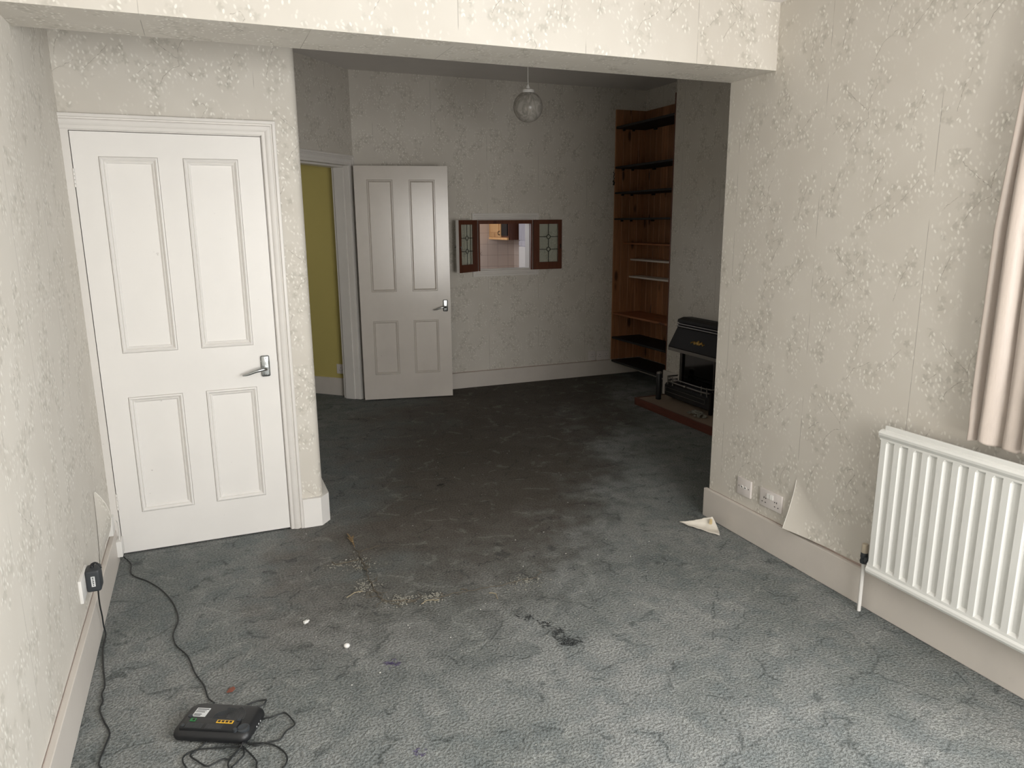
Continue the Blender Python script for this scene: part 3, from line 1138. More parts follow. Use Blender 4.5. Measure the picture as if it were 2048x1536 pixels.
bm.faces.new([front[i][0] for i in range(len(rows))] + [backv[1][0], backv[0][0]])
bm.faces.new([front[i][-1] for i in range(len(rows))] + [backv[1][1], backv[0][1]])
bm.faces.new(front[-1] + [backv[1][1], backv[1][0]])
bm.faces.new(front[0] + [backv[0][1], backv[0][0]])
obj('front_panel', bm, 'radiator', rad)
bm = bmesh.new()
box(bm, *[v for v in (RX + 0.013 - 2.37, RX + 0.024 - 2.37, 0.562 - 1.2, RYE - 0.010 - 1.2, 0.785, 0.810)], 0.003)
obj('top_seam', bm, 'radiator', rad)
bm = bmesh.new()
box(bm, 2.372 - 2.37, 2.412 - 2.37, 0.60 - 1.2, 1.905 - 1.2, 0.22, 0.785, 0.004)
obj('back_panel', bm, 'dust_grey', rad)
for yy in (1.78, 0.75):
    bm = bmesh.new()
    box(bm, 2.345 - 2.37, XR - 2.37, yy - 1.2, yy + 0.03 - 1.2, 0.25, 0.775)
    obj('wall_bracket', bm, 'steel', rad)
vx, vy = 2.368, 1.992
bm = bmesh.new()
tube(bm, [rl((vx, vy, 0.0)), rl((vx, vy, 0.215))], 0.0075, 12)
obj('pipe', bm, 'white_plastic', rad, smooth=40)
bm = bmesh.new()
lathe(bm, [(0.0, 0.212), (0.014, 0.213), (0.016, 0.222), (0.013, 0.232), (0.015, 0.24), (0.0135, 0.258), (0.011, 0.262), (0.0, 0.262)], 14, (vx - 2.37, vy - 1.2, 0))
tube(bm, [rl((vx, vy, 0.236)), rl((vx - 0.012, vy - 0.03, 0.236)), rl((vx - 0.02, vy - 0.052, 0.236))], 0.0115, 12)
tube(bm, [rl((vx - 0.010, vy - 0.022, 0.236)), rl((vx - 0.015, vy - 0.038, 0.236))], 0.0155, 6)
obj('valve_body', bm, 'dark_plastic', rad, smooth=40)
bm = bmesh.new()
lathe(bm, [(0.0, 0.256), (0.0125, 0.256), (0.0135, 0.262), (0.0128, 0.293), (0.011, 0.296), (0.0, 0.296)], 16, (vx - 2.37, vy - 1.2, 0))
obj('valve_cap', bm, 'valve_cap', rad, smooth=40)

# ---------------------------------------------------------------- curtain
ct = thing('curtain', 'pinkish beige satin curtain hanging in pleats beside the right window', 'curtain', (2.35, 1.35, 0.84))
bm = bmesh.new()
prof = []
folds = [(1.628, 0.034), (1.592, 0.066), (1.522, 0.064), (1.455, 0.060), (1.392, 0.066), (1.322, 0.062), (1.257, 0.064), (1.19, 0.06), (1.127, 0.064), (1.06, 0.06)]
for fi, (ya, w) in enumerate(folds):
    dpt = 0.040 + 0.012 * math.sin(fi * 2.1)
    for k in range(9):
        t = k / 9
        bul = math.sin(math.pi * t) ** 0.6
        skew = 0.008 * math.sin(math.pi * t)
        prof.append((ya - w * t + skew, 2.392 - dpt * bul, fi, t))
rows_z = [0.0, 0.006, 0.015, 0.04, 0.09, 0.16, 0.3, 0.5, 0.7, 0.85, 1.0, 1.15, 1.3, 1.48]
vs_ = []
for ri, z in enumerate(rows_z):
    row = []
    for (yy, xx, fi, t) in prof:
        wob = 0.004 * math.sin(z * 5 + fi * 1.9) + 0.003 * noise.noise((yy * 30, z * 6, 1))
        zz = z
        if z < 0.05:
            zz += 0.012 * noise.noise((yy * 25, fi * 3.1, 0)) * (1 - z / 0.05) + 0.008 * math.sin(fi * 2.7) * (1 - z / 0.05)
        wr = 0.005 * noise.noise((yy * 60, z * 25, 5)) * (1 if 0.03 < z < 0.2 else 0.3)
        tp = max(0.0, z - 0.72)
        row.append(bm.verts.new((xx + wob * 0.6 + wr - 2.35, yy + wob - 1.35 - (0.055 * tp + 0.05 * tp * tp) * (yy - 1.0) / 0.63, zz)))
    vs_.append(row)
for a, b in zip(vs_[:-1], vs_[1:]):
    for j in range(len(prof) - 1):
        bm.faces.new((a[j], a[j + 1], b[j + 1], b[j]))
cur = obj('curtain_cloth', bm, 'curtain', ct, smooth=70)
md = cur.modifiers.new('thick', 'SOLIDIFY')
md.thickness = 0.003
bm = bmesh.new()
tube(bm, [(0.03, -1.55, 1.495), (0.03, 0.22, 1.495)], 0.011, 10)
obj('curtain_rail', bm, 'white_plastic', ct, smooth=40)

# ---------------------------------------------------------------- sockets and switches


def plate(e, w, h, t=0.010, mat='switch_plastic'):
    """faceplate in local coords: face looks to -y, centred on origin"""
    return obj('faceplate', B(-w / 2, w / 2, -t, 0, -h / 2, h / 2, 0.003), mat, e, smooth=40)


def holes3(e, x, z):
    for dx, dz, a, b in ((0, 0.011, 0.0021, 0.0042), (-0.011, -0.011, 0.0034, 0.0022), (0.011, -0.011, 0.0034, 0.0022)):
        obj('pin_slot', B(x + dx - a, x + dx + a, -0.0106, -0.008, z + dz - b, z + dz + b), 'hole', e)


ROT_R = -math.pi / 2     # face looks to -x  (rotate -y to -x)
s = thing('double_socket', 'white double wall socket with two switches above the right skirting', 'socket', (XR, 2.592, 0.259), ROT_R, 'sockets by the right skirting')
pl = plate(s, 0.148, 0.087)
for sx in (-0.043, 0.043):
    holes3(s, sx, -0.010)
for sx in (-0.0105, 0.0105):
    bm = bmesh.new()
    prism(bm, [(-0.0085 + sx, -0.010), (0.0085 + sx, -0.010), (0.0085 + sx, -0.0135), (-0.0085 + sx, -0.0165)], 0.006, 0.030)
    obj('rocker_switch', bm, 'white_plastic', s)
for sx in (-0.03, 0.03):
    bm = bmesh.new()
    lathe(bm, [(0.0035, -0.0095), (0.003, -0.0108)], 8, (sx, 0, 0.0), 'Y')
    obj('screw', bm, 'hole', s)
s = thing('aerial_socket', 'small square aerial wall socket left of the double socket', 'socket', (XR, 2.783, 0.260), ROT_R, 'sockets by the right skirting')
plate(s, 0.100, 0.089)
for sx in (-0.012, 0.012):
    bm = bmesh.new()
    lathe(bm, [(0.0085, -0.009), (0.0085, -0.0135), (0.006, -0.0135), (0.006, -0.011), (0.0, -0.011)], 14, (sx, 0, 0.0), 'Y')
    o = obj('coax_ring', bm, 'white_plastic', s, smooth=40)
    bm = bmesh.new()
    lathe(bm, [(0.0045, -0.011), (0.0045, -0.0118)], 10, (sx, 0, 0.0), 'Y')
    obj('coax_hole', bm, 'hole', s)
for sx in (-0.036, 0.036):
    bm = bmesh.new()
    lathe(bm, [(0.003, -0.0095), (0.0026, -0.0108)], 8, (sx, 0, 0), 'Y')
    obj('screw', bm, 'hole', s)
# far wall sockets
s = thing('single_socket', 'single wall socket low on the far wall left of the pine shelves', 'socket', (3.663, Y2, 0.213), 0, 'sockets on the far wall')
plate(s, 0.086, 0.1)
holes3(s, 0, 0)
s = thing('twin_socket', 'twin wall socket low on the far wall touching the pine boards', 'socket', (3.795, Y2, 0.208), 0, 'sockets on the far wall')
plate(s, 0.148, 0.098)
for sx in (-0.04, 0.04):
    holes3(s, sx, 0)
# hall socket
ang = math.atan2(0.694, -0.72) + math.pi
s = thing('hall_socket', 'single socket on the yellow hall wall above its skirting', 'socket', (1.145 - 0.72 * 0.062, 6.787 + 0.694 * 0.062, 0.252), ang)
plate(s, 0.088, 0.09)
holes3(s, 0, 0)
# light switch on the wall return, seen edge on
s = thing('light_switch', 'white light switch seen edge on at the rounded wall end', 'switch', (XS, 3.966, 1.41), math.pi / 2)
plate(s, 0.086, 0.086, 0.010, 'white_plastic')
obj('rocker_switch', B(-0.008, 0.008, -0.014, -0.009, -0.014, 0.014, 0.001), 'white_plastic', s)

# ---------------------------------------------------------------- left wall electrics
s = thing('wall_socket', 'white wall socket on the left wall holding the black adaptor', 'socket', (XL, 2.90, 0.285), math.pi / 2)
plate(s, 0.15, 0.088, 0.012, 'white_plastic')
s = thing('power_adaptor', 'black plug-in power adaptor with a white sticker on the left wall', 'adaptor', (XL + 0.0125, 2.935, 0.287), math.pi / 2)
bm = bmesh.new()
box(bm, -0.034, 0.034, -0.048, 0.0, -0.042, 0.042, 0.009, 3)
obj('adaptor_body', bm, 'dark_plastic', s, smooth=40)
bm = bmesh.new()
tube(bm, [(0.005, -0.020, 0.040), (0.005, -0.022, 0.052), (0.002, -0.034, 0.058), (-0.002, -0.046, 0.050), (-0.003, -0.052, 0.036)], [0.007, 0.0055, 0.0035, 0.003, 0.0026], 8, 4)
obj('cord_boot', bm, 'black_plastic', s, smooth=60)
st = obj('sticker', B(-0.0350, -0.0338, -0.031, -0.018, -0.020, 0.020), 'paper_label', s)
for k, w in enumerate((0.0055, 0.004, 0.006, 0.005, 0.003)):
    obj('print', B(-0.0354, -0.0349, -0.0245 - w / 2, -0.0245 + w / 2, 0.0125 - k * 0.0072, 0.0165 - k * 0.0072), 'ink', st)
s = tag(obj('junction_box', B(XL, XL + 0.030, 3.575, 3.650, 0.192, 0.272, 0.003), 'white_plastic', smooth=40), 'cream surface junction box on the left wall near the white door', 'junction box')
jb = thing('phone_socket', 'white phone socket box fixed at the skirting end by the white door', 'phone socket', (XL + SK, 3.715, 0.045))
bm = B(0.0, 0.024, -0.045, 0.03, 0.0, 0.078, 0.003)
obj('box_body', bm, 'white_plastic', jb, smooth=40)
bm = bmesh.new()
tube(bm, [(XL + 0.028, 3.645, 0.232), (XL + 0.036, 3.672, 0.228), (XL + 0.040, 3.69, 0.19), (XL + 0.036, 3.70, 0.14), (XL + 0.033, 3.702, 0.120)], 0.0028, 8, 5)
tag(obj('white_cable', bm, 'white_plastic', smooth=60), 'short white cable joining the two white boxes', 'cable')

# ---------------------------------------------------------------- cables on the carpet
c1 = [(-0.485, 3.70, 0.046), (-0.478, 3.73, 0.012), (-0.466, 3.72, 0.004), (-0.447, 3.662, 0.004), (-0.443, 3.573, 0.004), (-0.418, 3.515, 0.004), (-0.364, 3.446, 0.004), (-0.302, 3.331, 0.004), (-0.251, 3.185, 0.004), (-0.227, 3.037, 0.004), (-0.242, 2.929, 0.004), (-0.237, 2.86, 0.004), (-0.222, 2.808, 0.004), (-0.187, 2.73, 0.004), (-0.162, 2.608, 0.004), (-0.133, 2.518, 0.004), (-0.12, 2.438, 0.004), (-0.107, 2.407, 0.006), (-0.10, 2.385, 0.012)]
bm = bmesh.new()
tube(bm, c1, 0.0026, 8, 5)
tag(obj('phone_cable', bm, 'cable', smooth=60), 'thin dark phone cable wandering from the door corner to the router', 'cable')
c2 = [(-0.478, 2.938, 0.246), (-0.484, 2.962, 0.20), (-0.488, 2.985, 0.146), (-0.490, 3.012, 0.09), (-0.490, 3.015, 0.045), (-0.487, 3.012, 0.008), (-0.486, 2.917, 0.004), (-0.472, 2.787, 0.004), (-0.453, 2.655, 0.004), (-0.457, 2.604, 0.004), (-0.449, 2.559, 0.004), (-0.453, 2.512, 0.004), (-0.432, 2.436, 0.004), (-0.41, 2.372, 0.004), (-0.415, 2.314, 0.004), (-0.424, 2.244, 0.004), (-0.416, 2.204, 0.004), (-0.36, 2.12, 0.004), (-0.25, 2.06, 0.004), (-0.182, 2.105, 0.004)]
A = [(-0.023, 2.139), (-0.082, 2.155), (-0.144, 2.171), (-0.175, 2.173), (-0.191, 2.157), (-0.192, 2.133), (-0.182, 2.105)]
Bq = [(-0.117, 2.208), (-0.129, 2.195), (-0.154, 2.174), (-0.172, 2.156), (-0.154, 2.123), (-0.128, 2.09), (-0.11, 2.089), (-0.081, 2.099), (-0.06, 2.096), (-0.027, 2.137)]
Cq = [(-0.023, 2.139), (-0.052, 2.106), (-0.066, 2.079), (-0.067, 2.055), (-0.06, 2.02), (-0.05, 2.03), (-0.058, 2.051), (-0.053, 2.06), (-0.036, 2.076), (-0.022, 2.094), (-0.021, 2.135)]
Eq = [(-0.019, 2.127), (0.003, 2.076), (0.012, 2.046), (0.01, 2.022), (0.03, 1.98), (0.06, 1.975), (0.08, 1.992), (0.092, 2.005), (0.098, 2.029), (0.09, 2.066), (0.067, 2.101), (0.034, 2.125), (-0.008, 2.143)]
Gq = [(0.040, 2.248), (0.077, 2.243), (0.103, 2.252), (0.116, 2.245), (0.129, 2.211), (0.137, 2.181), (0.126, 2.166), (0.107, 2.152), (0.086, 2.124), (0.056, 2.123), (0.015, 2.121), (0.003, 2.135), (-0.012, 2.152), (-0.02, 2.18)]
Hq = [(0.002, 2.340), (0.034, 2.350), (0.06, 2.345), (0.061, 2.336), (0.051, 2.322), (0.032, 2.318)]
bm = bmesh.new()
tube(bm, c2, 0.0028, 8, 5)
for k, q in enumerate((A, Bq, Cq, Eq, Gq, Hq)):
    tube(bm, [(p[0], p[1], 0.004 + 0.0012 * ((k + i) % 3)) for i, p in enumerate(q)], 0.0025, 8, 5)
pc = tag(obj('power_cable', bm, 'cable', smooth=60), 'black power cable running along the left skirting and looped in front of the router', 'cable')
bm = bmesh.new()
tube(bm, [(-0.030, 2.130, 0.004), (-0.022, 2.140, 0.013), (-0.012, 2.150, 0.004)], 0.003, 8, 4)
obj('cable_tie', bm, 'black_plastic', pc)

# ---------------------------------------------------------------- router
rt = thing('router', 'black broadband router lying on its face on the carpet', 'router', (-0.085, 2.262, 0.0), math.radians(-27.5))


def rounded_rect(w, h, r, n=6):
    out = []
    for cx, cy, a0 in ((w / 2 - r, h / 2 - r, 0), (-w / 2 + r, h / 2 - r, 90), (-w / 2 + r, -h / 2 + r, 180), (w / 2 - r, -h / 2 + r, 270)):
        for k in range(n + 1):
            a = math.radians(a0 + 90 * k / n)
            out.append((cx + r * math.cos(a), cy + r * math.sin(a)))
    return out


bm = bmesh.new()
lv = [(0.236, 0.140, 0.002), (0.246, 0.150, 0.006), (0.250, 0.154, 0.014), (0.246, 0.150, 0.024), (0.232, 0.138, 0.033), (0.216, 0.124, 0.036)]
rr = []
for w, h, z in lv:
    rr.append([bm.verts.new((p[0], p[1], z)) for p in rounded_rect(w, h, 0.028)])
for a, b in zip(rr[:-1], rr[1:]):
    for j in range(len(a)):
        bm.faces.new((a[j], a[(j + 1) % len(a)], b[(j + 1) % len(a)], b[j]))
bm.faces.new(rr[0][::-1])
bm.faces.new(rr[-1])
body = obj('case', bm, 'black_plastic', rt, smooth=35)
bm = bmesh.new()
box(bm, -0.100, 0.080, -0.064, -0.012, 0.030, 0.043, 0.003)
obj('port_block', bm, 'black_plastic', rt, smooth=40)
for k in range(14):
    R = 0.012 + k * 0.0042
    bm = bmesh.new()
    a0, a1 = -20, 200
    if R > 0.035:
        a0, a1 = -22, 100 if R < 0.05 else 62
    pts = [(0.012 + R * math.cos(math.radians(a)), 0.004 + R * 0.95 * math.sin(math.radians(a)), 0.0362) for a in range(a0, a1 + 1, 8)]
    pts = [p for p in pts if abs(p[0]) < 0.106 and -0.010 < p[1] < 0.060]
    if len(pts) > 2:
        tube(bm, pts, 0.0011, 5)
        obj('vent_ring', bm, 'ring_grey', rt, smooth=60)
    else:
        bm.free()
lab = obj('label', B(-0.092, -0.048, 0.000, 0.042, 0.0355, 0.0368), 'paper_label', rt)
for k, (a, b, zz, hh) in enumerate(((-0.089, -0.051, 0.034, 0.0035), (-0.089, -0.056, 0.028, 0.0016), (-0.089, -0.060, 0.024, 0.0016), (-0.089, -0.058, 0.020, 0.0016), (-0.089, -0.064, 0.010, 0.003), (-0.089, -0.066, 0.004, 0.003))):
    obj('print', B(a, b, zz, zz + hh, 0.0366, 0.0371), 'ink', lab)
gp = obj('line_port', B(-0.082, -0.064, -0.032, -0.018, 0.040, 0.0445, 0.0008), 'green_port', rt)
obj('port_opening', B(-0.074, -0.067, -0.029, -0.021, 0.044, 0.0450), 'hole', gp)
yp = obj('network_ports', B(0.006, 0.060, -0.034, -0.020, 0.040, 0.0445, 0.0008), 'yellow_port', rt)
for k in range(4):
    obj('port_opening', B(0.010 + k * 0.0125, 0.0185 + k * 0.0125, -0.031, -0.023, 0.044, 0.0450), 'hole', yp)
for a, n in ((-0.082, 12), (-0.018, 12)):
    for k in range(n):
        obj('vent_slat', B(a + k * 0.0045, a + k * 0.0045 + 0.002, -0.062, -0.040, 0.0425, 0.0440), 'ring_grey', rt)
for x, y in ((-0.092, -0.006), (-0.094, -0.052), (0.072, -0.014), (0.080, -0.058)):
    bm = bmesh.new()
    z0 = 0.030
    lathe(bm, [(0.0, z0), (0.0068, z0), (0.0068, 0.0445), (0.005, 0.0455), (0.0, 0.0455)], 14, (x, y, 0))
    obj('rubber_foot', bm, 'dark_plastic', rt, smooth=40)
bm = bmesh.new()
lathe(bm, [(0.0, 0.030), (0.020, 0.030), (0.020, 0.038), (0.015, 0.0405), (0.010, 0.038), (0.0, 0.036)], 20, (0.098, -0.042, 0))
obj('socket_recess', bm, 'dark_plastic', rt, smooth=40)
for k in range(3):
    obj('side_button', B(0.121, 0.1255, -0.008 + k * 0.014, -0.004 + k * 0.014, 0.013, 0.017), 'paper_label', rt)

# ---------------------------------------------------------------- serving hatch
ht = thing('serving_hatch', 'serving hatch in the far wall with brown leaded doors folded open', 'serving hatch', (2.695, Y2, 1.077))


def hl(x, z):
    return x - 2.695, z - 1.077


bm = bmesh.new()
x0, z0 = hl(2.358, 1.077)
x1, z1 = hl(3.044, 1.666)
frame_sweep(bm, x0, x1, z0, z1, [(0, 0), (0, 0.022), (0.018, 0.022), (0.022, 0.016), (0.032, 0.018), (0.038, 0.013), (0.048, 0.013), (0.056, 0.008), (0.062, 0.0)])
obj('architrave', bm, 'trim_paint', ht, smooth=30)
bm = bmesh.new()
x0, z0 = hl(HX0 - 0.012, HZ0 - 0.012)
x1, z1 = hl(HX1 + 0.012, HZ1 + 0.034)
box(bm, x0, x1, -0.026, 0.012, z1 - 0.034, z1)
box(bm, x0, x0 + 0.014, -0.026, 0.012, z0, z1 - 0.034)
box(bm, x1 - 0.014, x1, -0.026, 0.012, z0, z1 - 0.034)
obj('hatch_frame', bm, 'mahogany', ht)
bm = bmesh.new()
a, b = hl(HX0, HZ0)
c, d_ = hl(HX1, HZ1)
box(bm, a, c, 0.0, 0.11, b, b + 0.004)
box(bm, c - 0.006, c, 0.012, 0.11, b, d_)
obj('reveal_lining', bm, 'white_plastic', ht)


def hatch_door(hx, ang, sgn, white_back):
    """leaf hinged at x=hx, opens toward the room; local x runs from hinge to free edge"""
    W, H = 0.303, 0.476
    e = bpy.data.objects.new('hatch_door', None)
    link(e, ht)
    e.empty_display_size = 0.03
    e.location = (hx - 2.695, -0.030, 1.128 - 1.077)
    e.rotation_euler = (0, 0, ang)
    T = 0.026
    # the face seen is -y for the right door, for the left door x is mirrored
    bm = wall_bm((0, 0), (sgn, 0), (0, -1), W, 0, H, [(0.062, W - 0.040, 0.070, H - 0.040)], T * 0.75)
    fr = obj('leaf_frame', bm, 'mahogany', e)
    if white_back:
        bm = wall_bm((0, T * 0.75), (sgn, 0), (0, -1), W, 0, H, [(0.062, W - 0.040, 0.070, H - 0.040)], T * 0.5)
        obj('painted_back', bm, 'trim_paint', e)
        bm = bmesh.new()
        box(bm, *sorted((sgn * W, sgn * (W + 0.0015))), 0.0, T * 1.2, 0, H)
        obj('painted_edge', bm, 'trim_paint', e)
    xa, xb = 0.062, W - 0.040
    za, zb = 0.070, H - 0.040
    bm = bmesh.new()
    box(bm, *sorted((sgn * xa, sgn * xb)), T * 0.35, T * 0.45, za, zb)
    pane = obj('leaded_pane', bm, 'pane', e)
    bm = bmesh.new()
    xm = sgn * (xa + xb) / 2
    r = 0.0032
    yv = T * 0.32
    zc = [za + (zb - za) * 0.335, za + (zb - za) * 0.665]
    tube(bm, [(xm, yv, za), (xm, yv, zc[0] - 0.019)], r, 6)
    tube(bm, [(xm, yv, zc[0] + 0.019), (xm, yv, zc[1] - 0.019)], r, 6)
    tube(bm, [(xm, yv, zc[1] + 0.019), (xm, yv, zb)], r, 6)
    for z in zc:
        tube(bm, [(sgn * xa, yv, z), (xm - sgn * 0.019, yv, z)], r, 6)
        tube(bm, [(xm + sgn * 0.019, yv, z), (sgn * xb, yv, z)], r, 6)
        tube(bm, [(xm + 0.019 * math.cos(a), yv, z + 0.019 * math.sin(a)) for a in [2 * math.pi * k / 16 for k in range(16)]], r, 6, closed=True)
    obj('lead_came', bm, 'lead', e, smooth=60)
    bm = bmesh.new()
    tube(bm, [(sgn * (W - 0.018), 0.0, 0.235), (sgn * (W - 0.018), -0.012, 0.235), (sgn * (W - 0.020), -0.015, 0.215), (sgn * (W - 0.022), -0.012, 0.20)], 0.005, 8, 3)
    obj('catch', bm, 'lead' if not white_back else 'steel', e, smooth=60)
    if white_back:
        bm = bmesh.new()
        lathe(bm, [(0.004, 0), (0.005, 0.010), (0.011, 0.018), (0.010, 0.026), (0.0, 0.029)], 12, (sgn * (W - 0.02), T * 1.2, 0.235), 'Y')
        obj('knob', bm, 'chrome', e, smooth=60)
    return e


hatch_door(2.985, math.radians(-1.5), 1, False)
hatch_door(2.405, math.radians(36), -1, True)

# ---------------------------------------------------------------- kitchen seen through the hatch
kc = thing('kitchen_cupboard', 'honey pine wall cupboard on the kitchen wall beyond the hatch', 'cupboard', (3.5, 8.56, 1.37))
obj('carcass', B(0.02, 0.355, 0.0, 0.63, 0.0, 0.72), 'kitchen_brown', kc)
dr = obj('cupboard_door', B(0.0, 0.02, 0.22, 0.63, 0.03, 0.70, 0.003), 'kitchen_pine', kc)
obj('door_panel', B(-0.006, 0.0, 0.28, 0.57, 0.09, 0.64, 0.005), 'kitchen_pine', dr)
bm = bmesh.new()
tube(bm, [(-0.002, 0.245, 0.06), (-0.022, 0.245, 0.065), (-0.022, 0.245, 0.10), (-0.002, 0.245, 0.105)], 0.005, 8, 3)
obj('handle', bm, 'lead', dr, smooth=60)
obj('black_glass_panel', B(0.004, 0.02, 0.02, 0.205, 0.05, 0.70), 'black_shelf', kc)
obj('cornice_rail', B(-0.004, 0.03, 0.0, 0.63, 0.0, 0.028), 'kitchen_pine', kc)
tw = thing('tall_white_unit', 'tall white grained unit at the right of the kitchen view', 'cupboard', (3.62, 7.9, 0))
obj('carcass', B(0.016, 0.235, -0.6, 0.58, 0, 2.2), 'kitchen_white', tw)
for a, b in ((0.33, 0.575), (0.0, 0.325), (-0.6, -0.005)):
    obj('upper_door', B(0.0, 0.016, a, b, 1.37, 2.18, 0.002), 'kitchen_white', tw)
obj('mid_rail', B(0.0, 0.016, -0.6, 0.575, 1.300, 1.360, 0.002), 'kitchen_white', tw)
obj('lower_panel', B(0.0, 0.016, -0.6, 0.575, 0.1, 1.292, 0.002), 'white_plastic', tw)

# ---------------------------------------------------------------- alcove shelving
sh = thing('alcove_shelving', 'pine clad alcove shelving beside the chimney breast in the far corner', 'shelving', (4.07, 6.2, 0.0))


def sl(x0, x1, y0, y1, z0, z1):
    return (x0 - 4.07, x1 - 4.07, y0 - 6.2, y1 - 6.2, z0, z1)


bw = (XA - XC) / 4
for k in range(4):
    obj('board', B(*sl(XC + k * bw , XC + (k + 1) * bw, Y2 - 0.014, Y2 - 0.001, 0.158, 2.662), 0.0045, 1), 'pine', sh)
nb = 10
bwy = (Y2 - 0.014 - YC) / nb
for k in range(nb):
    obj('board', B(*sl(XA - 0.014, XA - 0.001, YC + k * bwy, YC + (k + 1) * bwy, 0.158, 2.662), 0.0045, 1), 'pine', sh)
obj('edge_strip', B(*sl(XC - 0.004, XC + 0.016, YC + 0.001, YC + 0.012, 0.158, 2.662)), 'mahogany', sh)
x_in = XA - 0.015
for z, t, x0, mat in ((2.500, 0.022, XC + 0.002, 'black_shelf'), (2.118, 0.020, XC + 0.002, 'black_shelf'), (1.870, 0.018, XC + 0.002, 'black_shelf'), (1.615, 0.018, XC + 0.002, 'black_shelf'),
                      (1.370, 0.016, 4.005, 'pine_shelf'), (1.205, 0.018, 4.09, 'white_shelf'), (1.030, 0.018, 4.08, 'white_shelf'), (0.655, 0.018, XC + 0.006, 'pine_shelf'), (0.402, 0.020, XC + 0.002, 'black_shelf'), (0.156, 0.020, XC + 0.002, 'black_shelf')):
    o = obj('shelf', B(*sl(x0, x_in, YC + 0.013, Y2 - 0.015, z - t, z), 0.002, 1), mat, sh)
    if mat == 'white_shelf':
        o['label'] = 'narrow white edged shelf'
for z in (2.478, 2.098, 1.852, 1.597, 0.382):
    for x in (3.965, 4.075):
        obj('shelf_block', B(*sl(x, x + 0.022, Y2 - 0.034, Y2 - 0.015, z - 0.016, z)), 'black_shelf', sh)
    for y in (6.42, 5.9):
        obj('shelf_block', B(*sl(x_in - 0.02, x_in, y, y + 0.04, z - 0.016, z)), 'black_shelf', sh)

ch = thing('hanging_chain', 'short dark bead chain hanging at the left edge of the pine shelves', 'chain', (3.878, Y2 - 0.012, 1.935))
for k in range(9):
    bm = bmesh.new()
    r = 0.006 if k > 2 else 0.010
    g = bmesh.ops.create_icosphere(bm, subdivisions=2, radius=r)['verts']
    for v in g:
        v.co += Vector((0.004 * math.sin(k * 2.1), 0, 0.012 + k * 0.0145))
    obj('bead', bm, 'iron_dark', ch, smooth=60)
bm = bmesh.new()
tube(bm, [(0, 0.0, 0.008), (0, 0.0, 0.145), (0, 0.012, 0.150)], 0.0012, 6)
obj('cord', bm, 'iron_dark', ch)

# ---------------------------------------------------------------- hearth and gas fire
he = thing('hearth', 'low tiled hearth with red edging in front of the gas fire', 'hearth', (3.65, 4.85, 0))
obj('slab', B(3.425 - 3.65, XC - 0.001 - 3.65, 4.33 - 4.85, 5.37 - 4.85, 0.0, 0.060), 'hearth_tile', he)
bm = bmesh.new()
box(bm, 3.405 - 3.65, 3.425 - 3.65, 4.31 - 4.85, 5.39 - 4.85, 0, 0.064, 0.003)
obj('front_edging', bm, 'hearth_edge', he)
for y0_, y1_ in ((5.37, 5.39), (4.31, 4.33)):
    obj('end_edging', B(3.425 - 3.65, XC - 0.001 - 3.65, y0_ - 4.85, y1_ - 4.85, 0, 0.064, 0.003), 'hearth_edge', he)

FY = 4.935
gf = thing('gas_fire', 'black gas fire with sloping hood and steel rails on the chimney breast', 'gas fire', (3.75, FY, 0.062))


def fl(p):
    return (p[0] - 3.75, p[1] - FY, p[2] - 0.062)


def FB(x0, x1, y0, y1, z0, z1, bev=0.0):
    return B(x0 - 3.75, x1 - 3.75, y0 - FY, y1 - FY, z0 - 0.062, z1 - 0.062, bev=bev)


HWd = 0.355
bm = bmesh.new()
prism(bm, [(3.885 - 3.75, 0.765 - .062), (3.80 - 3.75, 0.768 - .062), (3.745 - 3.75, 0.752 - .062), (3.740 - 3.75, 0.728 - .062), (3.885 - 3.75, 0.725 - .062)], -HWd + 0.02, HWd - 0.02, 'Y')
obj('top_ledge', bm, 'iron', gf)
for z, x in ((0.713, 3.752), (0.692, 3.748)):
    bm = bmesh.new()
    tube(bm, [fl((x, FY - HWd + 0.01, z)), fl((x, FY + HWd - 0.01, z))], 0.0065, 10)
    obj('steel_bar', bm, 'steel', gf, smooth=60)
bm = bmesh.new()
prism(bm, [(3.885 - 3.75, 0.728 - .062), (3.775 - 3.75, 0.728 - .062), (3.760 - 3.75, 0.682 - .062), (3.672 - 3.75, 0.522 - .062), (3.672 - 3.75, 0.512 - .062), (3.885 - 3.75, 0.512 - .062)], -HWd, HWd, 'Y')
obj('hood', bm, 'iron', gf)
bm = FB(3.668, 3.690, FY - HWd, FY + HWd, 0.486, 0.513, 0.002)
obj('hood_trim', bm, 'steel', gf)
# ornate emblem on the hood slope
hd = Vector((3.672 - 3.760, 0, 0.522 - 0.682)).normalized()
hn = Vector((hd.z, 0, -hd.x))
bm = bmesh.new()
hc = Vector((3.710 - 3.75, -0.005 + 0.0, 0.59 - 0.062)) + hn * 0.001
for k in range(13):
    f = (k - 6) / 6
    p = hc + Vector((0, f * 0.085, 0)) + hd * (0.006 * math.sin(k * 1.7))
    r = 0.020 * (1 - 0.55 * abs(f)) * (1 + 0.25 * math.sin(k * 2.3))
    g = bmesh.ops.create_icosphere(bm, subdivisions=1, radius=1.0)['verts']
    for v in g:
        c = v.co.copy()
        v.co = p + hd * (c.x * r) + Vector((0, 1, 0)) * (c.y * r * 0.7) + hn * (c.z * 0.004)
obj('emblem', bm, 'brass', gf, smooth=60)['label'] = 'small ornate brass emblem'
